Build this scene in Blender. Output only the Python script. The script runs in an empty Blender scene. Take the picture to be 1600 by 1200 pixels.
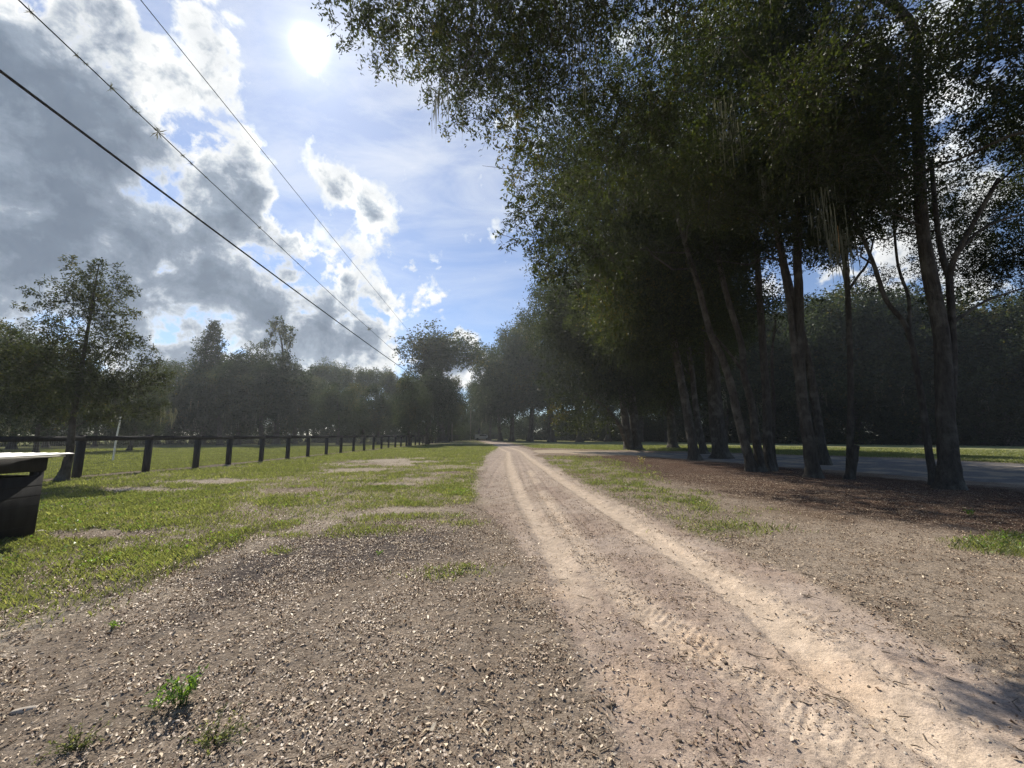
import bpy, math, random
import numpy as np
from mathutils import Vector

R = math.radians
S = bpy.context.scene
COL = S.collection

# ------------------------------------------------------------------ camera
F_PX, HZ, CAM_H = 601.0, 680.0, 1.45
PITCH = math.atan((HZ - 600) / F_PX)
cam = bpy.data.cameras.new("camera")
cam.sensor_width = 36
cam.lens = 36 * F_PX / 1600
cam.clip_start = 0.05
cam.clip_end = 6000
camo = bpy.data.objects.new("camera", cam)
COL.objects.link(camo)
camo.location = (0, 0, CAM_H)
camo.rotation_euler = (math.pi / 2 + PITCH, 0, 0)
S.camera = camo

# ------------------------------------------------------------------ light
SUN_EL, SUN_AZ = R(44.4), R(-31.0)         # azimuth from +Y, positive towards +X
SUN = Vector((math.sin(SUN_AZ) * math.cos(SUN_EL), math.cos(SUN_AZ) * math.cos(SUN_EL), math.sin(SUN_EL)))
sl = bpy.data.lights.new("sun", 'SUN')
sl.energy = 5.0
sl.angle = R(0.6)
sl.color = (1.0, 0.93, 0.82)
so = bpy.data.objects.new("sun", sl)
COL.objects.link(so)
so.rotation_euler = SUN.to_track_quat('Z', 'Y').to_euler()
so.location = (0, 0, 60)

S.view_settings.view_transform = 'Standard'
S.view_settings.look = 'None'
S.view_settings.exposure = 0.75
S.view_settings.gamma = 1
S.render.engine = 'CYCLES'
S.cycles.use_denoising = True
S.cycles.denoising_prefilter = 'NONE'
S.cycles.use_adaptive_sampling = False
S.cycles.max_bounces = 6
S.cycles.diffuse_bounces = 3
S.cycles.transmission_bounces = 4
S.cycles.volume_bounces = 0
S.cycles.sample_clamp_indirect = 4
S.cycles.caustics_reflective = False
S.cycles.caustics_refractive = False


def ray(px, py):
    x = (px - 800) / F_PX
    y = (600 - py) / F_PX
    return (x, math.cos(PITCH) - y * math.sin(PITCH), math.sin(PITCH) + y * math.cos(PITCH))


def gp(px, py):
    r = ray(px, py)
    t = -CAM_H / r[2]
    return (r[0] * t, r[1] * t)


def P(px, py, Y):
    r = ray(px, py)
    t = Y / r[1]
    return (r[0] * t, Y, CAM_H + r[2] * t)


# ------------------------------------------------------------------ node helper
class NT:
    def __init__(self, tree):
        self.t = tree
        tree.nodes.clear()

    def n(self, typ, **kw):
        nd = self.t.nodes.new(typ)
        for k, v in kw.items():
            if k == 'ins':
                for kk, vv in v.items():
                    if isinstance(vv, bpy.types.NodeSocket):
                        self.t.links.new(vv, nd.inputs[kk])
                    else:
                        nd.inputs[kk].default_value = vv
            else:
                setattr(nd, k, v)
        return nd

    def math(self, op, a, b=0.0, c=0.0, clamp=False):
        nd = self.t.nodes.new('ShaderNodeMath')
        nd.operation = op
        nd.use_clamp = clamp
        for i, v in enumerate((a, b, c)):
            if isinstance(v, bpy.types.NodeSocket):
                self.t.links.new(v, nd.inputs[i])
            else:
                nd.inputs[i].default_value = v
        return nd.outputs[0]

    def vmath(self, op, a, b=None, scale=None):
        nd = self.t.nodes.new('ShaderNodeVectorMath')
        nd.operation = op
        for i, v in enumerate((a, b)):
            if v is None:
                continue
            if isinstance(v, bpy.types.NodeSocket):
                self.t.links.new(v, nd.inputs[i])
            else:
                nd.inputs[i].default_value = v
        if scale is not None:
            nd.inputs['Scale'].default_value = scale
        return nd

    def mix(self, f, a, b, blend='MIX'):
        nd = self.t.nodes.new('ShaderNodeMix')
        nd.data_type = 'RGBA'
        nd.blend_type = blend
        for i, v in ((0, f), (6, a), (7, b)):
            if isinstance(v, bpy.types.NodeSocket):
                self.t.links.new(v, nd.inputs[i])
            elif i == 0:
                nd.inputs[i].default_value = v
            else:
                nd.inputs[i].default_value = (*v[:3], 1)
        return nd.outputs[2]

    def ramp(self, f, stops, interp='LINEAR'):
        nd = self.t.nodes.new('ShaderNodeValToRGB')
        cr = nd.color_ramp
        cr.interpolation = interp
        while len(cr.elements) < len(stops):
            cr.elements.new(0.5)
        for e, (p, c) in zip(cr.elements, stops):
            e.position = p
            e.color = (*c, 1) if len(c) == 3 else c
        self.t.links.new(f, nd.inputs[0])
        return nd.outputs[0]

    def noise(self, vec, scale, detail=4, rough=0.5, dist=0.0, out='Fac'):
        nd = self.n('ShaderNodeTexNoise', ins={'Scale': scale, 'Detail': detail, 'Roughness': rough, 'Distortion': dist})
        if vec is not None:
            self.t.links.new(vec, nd.inputs['Vector'])
        return nd.outputs[out]

    def link(self, a, b):
        self.t.links.new(a, b)


# ------------------------------------------------------------------ world: Nishita sky + backlit clouds
W = bpy.data.worlds.new("World")
S.world = W
W.use_nodes = True
w = NT(W.node_tree)
out = w.n('ShaderNodeOutputWorld')
bg = w.n('ShaderNodeBackground')
w.link(bg.outputs[0], out.inputs[0])
sky = w.n('ShaderNodeTexSky', sky_type='NISHITA', sun_disc=False, sun_elevation=SUN_EL,
          sun_rotation=SUN_AZ % (2 * math.pi), air_density=1.0, dust_density=0.15, ozone_density=1.5)
skyc = w.vmath('SCALE', sky.outputs[0], scale=0.10).outputs[0]
skyc = w.vmath('MULTIPLY', skyc, (0.90, 1.02, 1.22)).outputs[0]
tc = w.n('ShaderNodeTexCoord')
D0 = w.vmath('NORMALIZE', tc.outputs['Generated']).outputs[0]
# wispy warp of the lookup direction
wn = w.noise(D0, 5.0, 3, 0.55, out='Color')
wv = w.vmath('SUBTRACT', wn, (0.5, 0.5, 0.5)).outputs[0]
D1 = w.vmath('ADD', D0, w.vmath('SCALE', wv, scale=0.09).outputs[0]).outputs[0]
D1 = w.vmath('NORMALIZE', D1).outputs[0]


def dirv(px, py):
    return Vector(ray(px, py)).normalized()


# cloud masses: picture direction, angular size (deg), weight
BL = [(170, 250, 5.0, 1.0), (-100, 260, 9, 1.2), (265, 310, 4.2, 0.8), (40, 330, 5.0, 0.8), (-120, 60, 8, 0.9), (330, 320, 3.0, 0.5), (50, 170, 3.8, 0.8), (215, 190, 3.0, 0.4),
      (330, 20, 2.4, 0.78), (350, 90, 2.2, 0.75), (352, 170, 2.2, 0.72), (372, 250, 2.3, 0.75), (392, 310, 2.2, 0.6), (160, 15, 2.2, 0.55), (100, 40, 2.6, 0.5), (140, 100, 2.0, 0.3),
      (430, 370, 2.6, 0.75), (400, 300, 1.8, 0.5), (455, 400, 2.0, 0.6), (520, 480, 2.4, 0.6), (330, 570, 5, 0.7), (100, 560, 7, 0.7), (380, 410, 3.6, 0.85), (330, 470, 4.0, 0.85), (250, 440, 3.6, 0.7), (240, 520, 4.0, 0.75), (400, 500, 4.0, 0.9), (470, 430, 3.0, 0.75), (500, 510, 3.4, 0.95),
      (545, 440, 2.6, 0.65), (560, 540, 3.2, 0.9), (450, 560, 4, 0.8), (90, 400, 2.6, 0.3), (20, 490, 4.0, 0.6), (150, 480, 3.2, 0.5), (-60, 480, 6, 0.8),
      (510, 255, 1.9, 0.62), (545, 295, 2.2, 0.85), (590, 325, 1.9, 0.95), (598, 372, 1.5, 0.75), (560, 400, 1.6, 0.45),
      (638, 430, 1.5, 0.9), (645, 410, 0.8, 0.4), (695, 462, 1.7, 0.9), (655, 475, 1.8, 0.7), (600, 490, 2.2, 0.75), (715, 555, 3.0, 1.1), (650, 570, 4, 1.0), (760, 585, 3, .8), (520, 560, 4, .8), (580, 470, 2.2, .5),
      (1250, 250, 12, 0.7), (1420, 430, 6, 0.7)]
acc = None
for (px, py, sg, a) in BL:
    d = dirv(px, py)
    dot = w.vmath('DOT_PRODUCT', D1, tuple(d)).outputs['Value']
    k = 1.0 / (R(sg) ** 2)
    e = w.math('EXPONENT', w.math('MULTIPLY_ADD', dot, k, -k))
    acc = w.math('MULTIPLY_ADD', e, a, acc if acc is not None else 0.0)
acc = w.math('SUBTRACT', 1.0, w.math('EXPONENT', w.math('MULTIPLY', acc, -0.62)))
n1 = w.noise(D0, 9.0, 9, 0.58, 0.2)
n2 = w.noise(D0, 20.0, 7, 0.6, 0.3)
dens = w.math('ADD', w.math('MULTIPLY_ADD', n1, 2.7, -1.35), w.math('MULTIPLY_ADD', n2, 1.15, -0.575))
dens = w.math('ADD', dens, acc)
dens = w.math('SUBTRACT', dens, 0.33)
alpha = w.n('ShaderNodeMapRange', interpolation_type='SMOOTHSTEP', ins={0: dens, 1: -0.07, 2: 0.19}).outputs[0]
thick = w.n('ShaderNodeMapRange', ins={0: w.math('ADD', w.math('MULTIPLY', dens, 0.5), w.math('MULTIPLY_ADD', acc, 0.55, -0.235)), 1: 0.0, 2: 0.56}).outputs[0]
ccol = w.ramp(thick, [(0.0, (0.80, 0.86, 0.93)), (0.14, (0.92, 0.94, 0.95)), (0.34, (0.86, 0.88, 0.89)), (0.50, (0.52, 0.575, 0.65)), (0.66, (0.26, 0.32, 0.41)), (1.0, (0.15, 0.20, 0.28))], 'LINEAR')
# softer secondary shading inside the cloud
n3 = w.noise(D0, 11.0, 6, 0.6, 0.4)
ccol = w.vmath('MULTIPLY', ccol, w.ramp(n3, [(0.3, (0.78, 0.80, 0.84)), (0.5, (0.97, 0.97, 0.97)), (0.68, (1.3, 1.27, 1.22))])).outputs[0]
# thin high cirrus veil, stretched
mp = w.n('ShaderNodeMapping', ins={'Vector': D0, 'Rotation': (0.3, 0.5, R(35)), 'Scale': (2.0, 6.0, 8.0)})
n4 = w.noise(mp.outputs[0], 1.5, 8, 0.6, 0.4)
veil = w.n('ShaderNodeMapRange', ins={0: n4, 1: 0.36, 2: 0.78}).outputs[0]
vb = w.math('MULTIPLY_ADD', w.math('EXPONENT', w.math('MULTIPLY_ADD', w.vmath('DOT_PRODUCT', D0, tuple(dirv(600, 170))).outputs['Value'], 11.0, -11.0)), 0.62, 0.10)
veil = w.math('MULTIPLY', w.math('ADD', veil, 0.25), vb, clamp=True)
# aureole of scattered light round the sun
sd = w.vmath('DOT_PRODUCT', D0, tuple(SUN)).outputs['Value']
sd = w.math('MINIMUM', sd, 1.0)
g = [w.math('MULTIPLY', w.math('EXPONENT', w.math('MULTIPLY_ADD', sd, k, -k)), a) for k, a in ((7500, 8.0), (450, 0.30), (60, 0.05))]
glow = w.math('ADD', w.math('ADD', g[0], g[1]), g[2])
glc = w.vmath('MULTIPLY', w.n('ShaderNodeCombineXYZ', ins={0: glow, 1: glow, 2: glow}).outputs[0], (1.0, 0.985, 0.93)).outputs[0]
base = w.mix(veil, skyc, (0.88, 0.91, 0.95))
base = w.mix(alpha, base, ccol)
base = w.vmath('ADD', base, glc).outputs[0]
w.link(base, bg.inputs[0])
bg.inputs[1].default_value = 0.60
W.cycles.sampling_method = 'MANUAL'
W.cycles.sample_map_resolution = 1024


# ------------------------------------------------------------------ materials
def mat(name):
    m = bpy.data.materials.new(name)
    m.use_nodes = True
    t = NT(m.node_tree)
    o = t.n('ShaderNodeOutputMaterial')
    return m, t, o


def leaf_mat(name, dark, light, trans=0.45, gloss=0.06, rough=0.45, through=(1.5, 1.6, 0.6), last=None):
    """foliage: diffuse + translucent + weak gloss, each leaf with its own tint"""
    m, t, o = mat(name)
    at = t.n('ShaderNodeAttribute', attribute_name='tint')
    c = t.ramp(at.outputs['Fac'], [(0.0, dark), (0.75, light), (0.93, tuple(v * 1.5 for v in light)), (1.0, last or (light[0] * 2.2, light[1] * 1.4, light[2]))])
    df = t.n('ShaderNodeBsdfDiffuse', ins={'Color': c})
    tc_ = t.vmath('MULTIPLY', c, through).outputs[0]
    tr = t.n('ShaderNodeBsdfTranslucent', ins={'Color': tc_})
    mx = t.n('ShaderNodeMixShader', ins={0: trans, 1: df.outputs[0], 2: tr.outputs[0]})
    gl = t.n('ShaderNodeBsdfGlossy', ins={'Color': (1, 1, 1, 1), 'Roughness': rough})
    mx2 = t.n('ShaderNodeMixShader', ins={0: gloss, 1: mx.outputs[0], 2: gl.outputs[0]})
    t.link(mx2.outputs[0], o.inputs[0])
    return m


def simple_mat(name, c1, c2, scale=8, rough=0.8, bump=0.3, spec=0.3, stretch=(1, 1, 1), bdist=0.01):
    m, t, o = mat(name)
    co = t.n('ShaderNodeTexCoord').outputs['Object']
    mp_ = t.n('ShaderNodeMapping', ins={'Vector': co, 'Scale': stretch})
    nz = t.noise(mp_.outputs[0], scale, 7, 0.6)
    c = t.ramp(nz, [(0.3, c1), (0.7, c2)])
    b = t.n('ShaderNodeBump', ins={'Strength': bump, 'Distance': bdist, 'Height': nz})
    p = t.n('ShaderNodeBsdfPrincipled', ins={'Base Color': c, 'Roughness': rough, 'Specular IOR Level': spec, 'Normal': b.outputs[0]})
    t.link(p.outputs[0], o.inputs[0])
    return m


def bark_mat(name, c1, c2, lich):
    m, t, o = mat(name)
    co = t.n('ShaderNodeTexCoord').outputs['Object']
    mp_ = t.n('ShaderNodeMapping', ins={'Vector': co, 'Scale': (1, 1, 0.22)})
    nz = t.noise(mp_.outputs[0], 14, 8, 0.65)
    vo = t.n('ShaderNodeTexVoronoi', feature='DISTANCE_TO_EDGE', ins={'Vector': mp_.outputs[0], 'Scale': 22}).outputs[0]
    c = t.ramp(nz, [(0.3, c1), (0.7, c2)])
    big = t.noise(co, 1.7, 5, 0.6)
    c = t.mix(t.ramp(big, [(0.5, (0, 0, 0)), (0.66, (0.7, 0.7, 0.7))]), c, lich)
    h = t.math('ADD', nz, t.math('MINIMUM', t.math('MULTIPLY', vo, 4.0), 0.6))
    b = t.n('ShaderNodeBump', ins={'Strength': 0.8, 'Distance': 0.03, 'Height': h})
    p = t.n('ShaderNodeBsdfPrincipled', ins={'Base Color': c, 'Roughness': 0.9, 'Specular IOR Level': 0.2, 'Normal': b.outputs[0]})
    t.link(p.outputs[0], o.inputs[0])
    return m


M = {}
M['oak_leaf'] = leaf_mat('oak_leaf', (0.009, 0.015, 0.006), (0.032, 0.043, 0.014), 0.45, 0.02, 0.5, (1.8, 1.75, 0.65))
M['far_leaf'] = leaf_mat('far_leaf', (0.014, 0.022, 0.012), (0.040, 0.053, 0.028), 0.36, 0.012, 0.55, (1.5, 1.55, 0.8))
M['pine_leaf'] = leaf_mat('pine_leaf', (0.02, 0.032, 0.015), (0.045, 0.06, 0.025), 0.25, 0.03)
M['young_leaf'] = leaf_mat('young_leaf', (0.018, 0.026, 0.012), (0.048, 0.058, 0.022), 0.34, 0.02, 0.55, (1.6, 1.6, 0.7))
M['moss'] = leaf_mat('moss_grey', (0.08, 0.085, 0.06), (0.17, 0.175, 0.13), 0.35, 0.0, 0.5, (1.1, 1.1, 0.9))
M['grass'] = leaf_mat('grass_blade', (0.080, 0.098, 0.036), (0.165, 0.182, 0.078), 0.5, 0.02, 0.5, (1.55, 1.55, 0.8), (0.30, 0.28, 0.15))
M['weed'] = leaf_mat('weed_leaf', (0.08, 0.14, 0.025), (0.14, 0.22, 0.05), 0.5, 0.04)
M['dry'] = leaf_mat('dry_stalk', (0.15, 0.12, 0.06), (0.32, 0.27, 0.15), 0.4, 0.03)
M['bark'] = bark_mat('oak_bark', (0.026, 0.023, 0.02), (0.085, 0.076, 0.064), (0.14, 0.135, 0.115))
M['far_bark'] = bark_mat('far_bark', (0.03, 0.026, 0.022), (0.08, 0.07, 0.06), (0.12, 0.115, 0.10))
M['black_wood'] = simple_mat('black_stained_wood', (0.010, 0.010, 0.011), (0.026, 0.026, 0.027), 12, 0.7, 0.4, 0.3, (1, 1, 0.2))
M['wire'] = simple_mat('fence_wire', (0.12, 0.12, 0.11), (0.2, 0.2, 0.19), 20, 0.6, 0.0)
M['metal_white'] = simple_mat('pale_sheet_metal', (0.60, 0.60, 0.57), (0.78, 0.78, 0.74), 3, 0.45, 0.1, 0.5)
M['pole'] = simple_mat('weathered_pole', (0.11, 0.095, 0.08), (0.24, 0.215, 0.185), 6, 0.85, 0.4, 0.2, (1, 1, 0.1))
M['cable'] = simple_mat('cable', (0.012, 0.012, 0.012), (0.03, 0.03, 0.03), 4, 1.0, 0.0, 0.0)
M['pale_paint'] = simple_mat('pale_paint', (0.62, 0.62, 0.60), (0.75, 0.75, 0.73), 3, 0.4, 0.0, 0.5)
M['dark_glass'] = simple_mat('dark_glass', (0.01, 0.012, 0.014), (0.02, 0.022, 0.025), 3, 0.1, 0.0, 0.6)
M['rubber'] = simple_mat('rubber', (0.012, 0.012, 0.012), (0.03, 0.03, 0.03), 3, 0.8, 0.0, 0.3)
M['stone'] = simple_mat('pale_stone', (0.25, 0.22, 0.18), (0.45, 0.40, 0.34), 30, 0.85, 0.5)
M['twig'] = simple_mat('dead_twig', (0.06, 0.045, 0.032), (0.17, 0.135, 0.10), 30, 0.9, 0.3)
M['ceramic'] = simple_mat('insulator', (0.35, 0.35, 0.36), (0.5, 0.5, 0.5), 3, 0.3, 0.0, 0.5)

# litter leaf: per-leaf colour
m, t, o = mat('dead_leaf')
at = t.n('ShaderNodeAttribute', attribute_name='tint')
c = t.ramp(at.outputs['Fac'], [(0.0, (0.07, 0.045, 0.03)), (0.35, (0.17, 0.115, 0.08)), (0.6, (0.33, 0.25, 0.18)), (0.85, (0.44, 0.36, 0.26)), (1.0, (0.54, 0.46, 0.34))])
df = t.n('ShaderNodeBsdfDiffuse', ins={'Color': c})
gl = t.n('ShaderNodeBsdfGlossy', ins={'Color': (1, 1, 1, 1), 'Roughness': 0.5})
mx = t.n('ShaderNodeMixShader', ins={0: 0.04, 1: df.outputs[0], 2: gl.outputs[0]})
t.link(mx.outputs[0], o.inputs[0])
M['dead_leaf'] = m


def ground_mat(name, chip=1.0, rough_c=1.0, fine=1.0):
    m, t, o = mat(name)
    co = t.n('ShaderNodeNewGeometry').outputs['Position']
    at = t.n('ShaderNodeAttribute', attribute_name='Col')
    ck = t.n('ShaderNodeAttribute', attribute_name='chip')
    c = at.outputs['Color']
    nf = t.noise(co, 90, 6, 0.7)
    c = t.vmath('MULTIPLY', c, t.ramp(nf, [(0.25, (0.72, 0.71, 0.70)), (0.5, (1, 1, 1)), (0.75, (1.24, 1.24, 1.24))])).outputs[0]
    nm = t.noise(co, 9, 5, 0.62)
    c = t.vmath('MULTIPLY', c, t.ramp(nm, [(0.3, (0.80, 0.79, 0.78)), (0.7, (1.17, 1.17, 1.17))])).outputs[0]
    # chips: small light and dark flecks of leaf and grit
    fac_all = t.math('MULTIPLY_ADD', ck.outputs['Fac'], 0.9, 0.12)
    for sc, st in ((55, 1.0), (120, 0.8), (24, 0.5)):
        wpos = t.vmath('ADD', co, t.vmath('SCALE', t.noise(co, sc * 0.6, 2, 0.5, out='Color'), scale=0.6 / sc).outputs[0]).outputs[0]
        vo = t.n('ShaderNodeTexVoronoi', ins={'Vector': wpos, 'Scale': sc, 'Randomness': 1.0})
        sep = t.n('ShaderNodeSeparateColor', ins={0: vo.outputs['Color']})
        li = t.math('MULTIPLY', t.math('GREATER_THAN', sep.outputs[0], 0.80), t.math('LESS_THAN', vo.outputs['Distance'], 0.36))
        dk = t.math('MULTIPLY', t.math('LESS_THAN', sep.outputs[0], 0.25), t.math('LESS_THAN', vo.outputs['Distance'], 0.40))
        c = t.mix(t.math('MULTIPLY', t.math('MULTIPLY', li, fac_all), 0.85 * st * chip, clamp=True), c, (0.50, 0.42, 0.33))
        c = t.mix(t.math('MULTIPLY', t.math('MULTIPLY', dk, fac_all), 0.85 * st * chip, clamp=True), c, (0.075, 0.058, 0.046))
    hb = t.math('ADD', t.math('MULTIPLY', nf, 0.35 * fine), t.math('MULTIPLY', t.noise(co, 28, 5, 0.65), 1.0))
    b = t.n('ShaderNodeBump', ins={'Strength': 0.85 * rough_c, 'Distance': 0.028, 'Height': hb})
    p = t.n('ShaderNodeBsdfDiffuse', ins={'Color': c, 'Roughness': 0.6, 'Normal': b.outputs[0]})
    t.link(p.outputs[0], o.inputs[0])
    return m


M['ground'] = ground_mat('bare_soil', 1.0, 1.0)
M['track'] = ground_mat('sandy_track', 0.8, 0.75)
M['road'] = ground_mat('worn_asphalt', 0.35, 0.3)
M['turf'] = ground_mat('turf', 0.6, 1.0)


# ------------------------------------------------------------------ mesh helpers
def new_mesh(name, V, Fc, material, tint=None, smooth=False):
    """V (n,3), Fc (m,k) all faces of k corners (or a list of such arrays)"""
    if not isinstance(Fc, list):
        Fc = [Fc]
    Fc = [np.asarray(f, dtype=np.int32) for f in Fc if len(f)]
    me = bpy.data.meshes.new(name)
    V = np.asarray(V, dtype=np.float32)
    me.vertices.add(len(V))
    me.vertices.foreach_set('co', V.ravel())
    loops = np.concatenate([f.ravel() for f in Fc])
    cnt = np.concatenate([np.full(len(f), f.shape[1], dtype=np.int32) for f in Fc])
    st = np.concatenate([[0], np.cumsum(cnt)[:-1]]).astype(np.int32)
    me.loops.add(len(loops))
    me.loops.foreach_set('vertex_index', loops)
    me.polygons.add(len(cnt))
    me.polygons.foreach_set('loop_start', st)
    me.polygons.foreach_set('loop_total', cnt)
    if smooth:
        me.polygons.foreach_set('use_smooth', np.ones(len(cnt), dtype=bool))
    me.update(calc_edges=True)
    if tint is not None:
        a = me.attributes.new('tint', 'FLOAT', 'POINT')
        a.data.foreach_set('value', np.asarray(tint, dtype=np.float32))
    me.materials.append(material)
    return me


def link(name, me, parent=None, loc=None):
    o_ = bpy.data.objects.new(name, me)
    COL.objects.link(o_)
    if parent is not None:
        o_.parent = parent
    if loc is not None:
        o_.location = loc
    return o_


def tag(o_, label=None, cat=None, group=None, kind=None):
    if label:
        o_['label'] = label
    if cat:
        o_['category'] = cat
    if group:
        o_['group'] = group
    if kind:
        o_['kind'] = kind
    return o_


def empty(name, loc=(0, 0, 0), **kw):
    e = bpy.data.objects.new(name, None)
    COL.objects.link(e)
    e.location = loc
    e.empty_display_size = 0.3
    return tag(e, **kw)


def copy_tree(root, loc, rz=0, sc=(1, 1, 1)):
    r = root.copy()
    COL.objects.link(r)
    r.location = loc
    r.rotation_euler = (0, 0, rz)
    r.scale = sc
    for ch in list(root.children):
        c_ = ch.copy()
        COL.objects.link(c_)
        c_.parent = r
    return r


class Geo:
    """collects tubes and boxes into one mesh"""
    def __init__(self):
        self.V = []
        self.F4 = []
        self.F3 = []
        self.n = 0

    def add(self, V, F):
        V = np.asarray(V, float)
        F = np.asarray(F, int)
        (self.F4 if F.shape[1] == 4 else self.F3).append(F + self.n)
        self.V.append(V)
        self.n += len(V)

    def tube(self, pts, rad, k=8, cap=True, rough=0.0, rg=None):
        pts = np.asarray(pts, float)
        n = len(pts)
        rad = np.broadcast_to(np.asarray(rad, float), (n,))
        T = np.gradient(pts, axis=0)
        T /= np.linalg.norm(T, axis=1)[:, None] + 1e-9
        ref = np.array([1.0, 0.02, 0.0]) if abs(T[0][0]) < 0.9 else np.array([0.0, 1.0, 0.0])
        U = ref - T * (T @ ref)[:, None]
        U /= np.linalg.norm(U, axis=1)[:, None] + 1e-9
        Wv = np.cross(T, U)
        a = np.arange(k) * 2 * np.pi / k
        rr = rad[:, None] * np.ones((1, k))
        if rough and rg is not None:
            lob = 1 + rough * np.interp(np.arange(k), np.arange(k), rg.normal(size=k))[None, :]
            rr = rr * lob * (1 + rough * 0.4 * rg.normal(size=(n, k)))
        ring = pts[:, None, :] + rr[:, :, None] * (np.cos(a)[None, :, None] * U[:, None, :] + np.sin(a)[None, :, None] * Wv[:, None, :])
        V = ring.reshape(-1, 3)
        i = np.arange(n - 1)[:, None] * k
        j = np.arange(k)[None, :]
        j2 = (j + 1) % k
        Fq = np.stack([i + j, i + j2, i + k + j2, i + k + j], -1).reshape(-1, 4)
        self.add(V, Fq)
        if cap:
            for e, ctr in ((0, pts[0]), (n - 1, pts[-1])):
                b0 = self.n
                rng_ = ring[e]
                Vc = np.vstack([rng_, ctr[None]])
                tri = [[(q + 1) % k, q, k] if e == 0 else [q, (q + 1) % k, k] for q in range(k)]
                self.add(Vc, tri)

    def box(self, c, s, rz=0, rx=0):
        x, y, z = np.array(s, float) / 2
        V = np.array([[sx * x, sy * y, sz * z] for sx in (-1, 1) for sy in (-1, 1) for sz in (-1, 1)], float)
        if rx:
            cs, sn = math.cos(rx), math.sin(rx)
            V = V @ np.array([[1, 0, 0], [0, cs, sn], [0, -sn, cs]])
        if rz:
            cs, sn = math.cos(rz), math.sin(rz)
            V = V @ np.array([[cs, sn, 0], [-sn, cs, 0], [0, 0, 1]])
        V = V + np.array(c, float)
        F = [[0, 1, 3, 2], [4, 6, 7, 5], [0, 4, 5, 1], [2, 3, 7, 6], [0, 2, 6, 4], [1, 5, 7, 3]]
        self.add(V, F)

    def mesh(self, name, material, smooth=False):
        return new_mesh(name, np.vstack(self.V), [np.vstack(f) for f in (self.F4, self.F3) if f], material, smooth=smooth)


def bezier(a, b, c_, n=6):
    t_ = np.linspace(0, 1, n)[:, None]
    a, b, c_ = map(lambda v: np.asarray(v, float), (a, b, c_))
    return (1 - t_) ** 2 * a + 2 * t_ * (1 - t_) * b + t_ ** 2 * c_


def smooth_line(pts, n=14):
    """Catmull-Rom resample"""
    p = np.asarray(pts, float)
    if len(p) < 3:
        t_ = np.linspace(0, 1, n)[:, None]
        return p[0] * (1 - t_) + p[-1] * t_
    q = np.vstack([2 * p[0] - p[1], p, 2 * p[-1] - p[-2]])
    seg = len(p) - 1
    out_ = []
    for u in np.linspace(0, seg - 1e-6, n):
        i = int(u)
        f = u - i
        a, b, c_, d = q[i], q[i + 1], q[i + 2], q[i + 3]
        out_.append(0.5 * ((2 * b) + (-a + c_) * f + (2 * a - 5 * b + 4 * c_ - d) * f * f + (-a + 3 * b - 3 * c_ + d) * f ** 3))
    return np.array(out_)


# ------------------------------------------------------------------ numpy noise
def hash2(ix, iy, s):
    h = (ix.astype(np.int64) * 374761393 + iy.astype(np.int64) * 668265263 + s * 974711) & 0x7fffffff
    h = ((h ^ (h >> 13)) * 1274126177) & 0x7fffffff
    h = h ^ (h >> 16)
    return (h & 0xffff) / 65535.0


def vnoise(x, y, s=0):
    ix, iy = np.floor(x), np.floor(y)
    fx, fy = x - ix, y - iy
    fx = fx * fx * (3 - 2 * fx)
    fy = fy * fy * (3 - 2 * fy)
    a = hash2(ix, iy, s)
    b = hash2(ix + 1, iy, s)
    c_ = hash2(ix, iy + 1, s)
    d = hash2(ix + 1, iy + 1, s)
    return (a * (1 - fx) + b * fx) * (1 - fy) + (c_ * (1 - fx) + d * fx) * fy


def fbm(x, y, f, s=0, o_=4, g_=0.5):
    v = 0
    am = 1
    tot = 0
    for i in range(o_):
        v = v + am * vnoise(x * f + 17.3 * i, y * f - 9.1 * i, s + i)
        tot += am
        am *= g_
        f *= 2.03
    return v / tot          # 0..1


def ss(x, a, b):
    t_ = np.clip((x - a) / (b - a), 0, 1)
    return t_ * t_ * (3 - 2 * t_)


def polydist(x, y, pts):
    """distance, arc length, and side to an open polyline"""
    best = np.full(x.shape, 1e9)
    arc = np.zeros(x.shape)
    s0 = 0.0
    for (ax, ay), (bx, by) in zip(pts[:-1], pts[1:]):
        dx, dy = bx - ax, by - ay
        L = math.hypot(dx, dy)
        t_ = np.clip(((x - ax) * dx + (y - ay) * dy) / (L * L), 0, 1)
        d = np.hypot(x - ax - t_ * dx, y - ay - t_ * dy)
        sg = np.sign((x - ax) * dy - (y - ay) * dx)
        m_ = d < np.abs(best)
        best = np.where(m_, d * np.where(sg == 0, 1, sg), best)
        arc = np.where(m_, s0 + t_ * L, arc)
        s0 += L
    return best, arc


def inside(x, y, poly):
    """signed distance to a closed polygon, negative inside"""
    d, _ = polydist(x, y, list(poly) + [poly[0]])
    d = np.abs(d)
    c_ = np.zeros(x.shape, bool)
    n = len(poly)
    for i in range(n):
        x1, y1 = poly[i]
        x2, y2 = poly[(i + 1) % n]
        if y1 == y2:
            continue
        hit = ((y1 > y) != (y2 > y)) & (x < (x2 - x1) * (y - y1) / (y2 - y1) + x1)
        c_ ^= hit
    return np.where(c_, -d, d)


def G(*pp):
    return [gp(*q) for q in pp]


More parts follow.
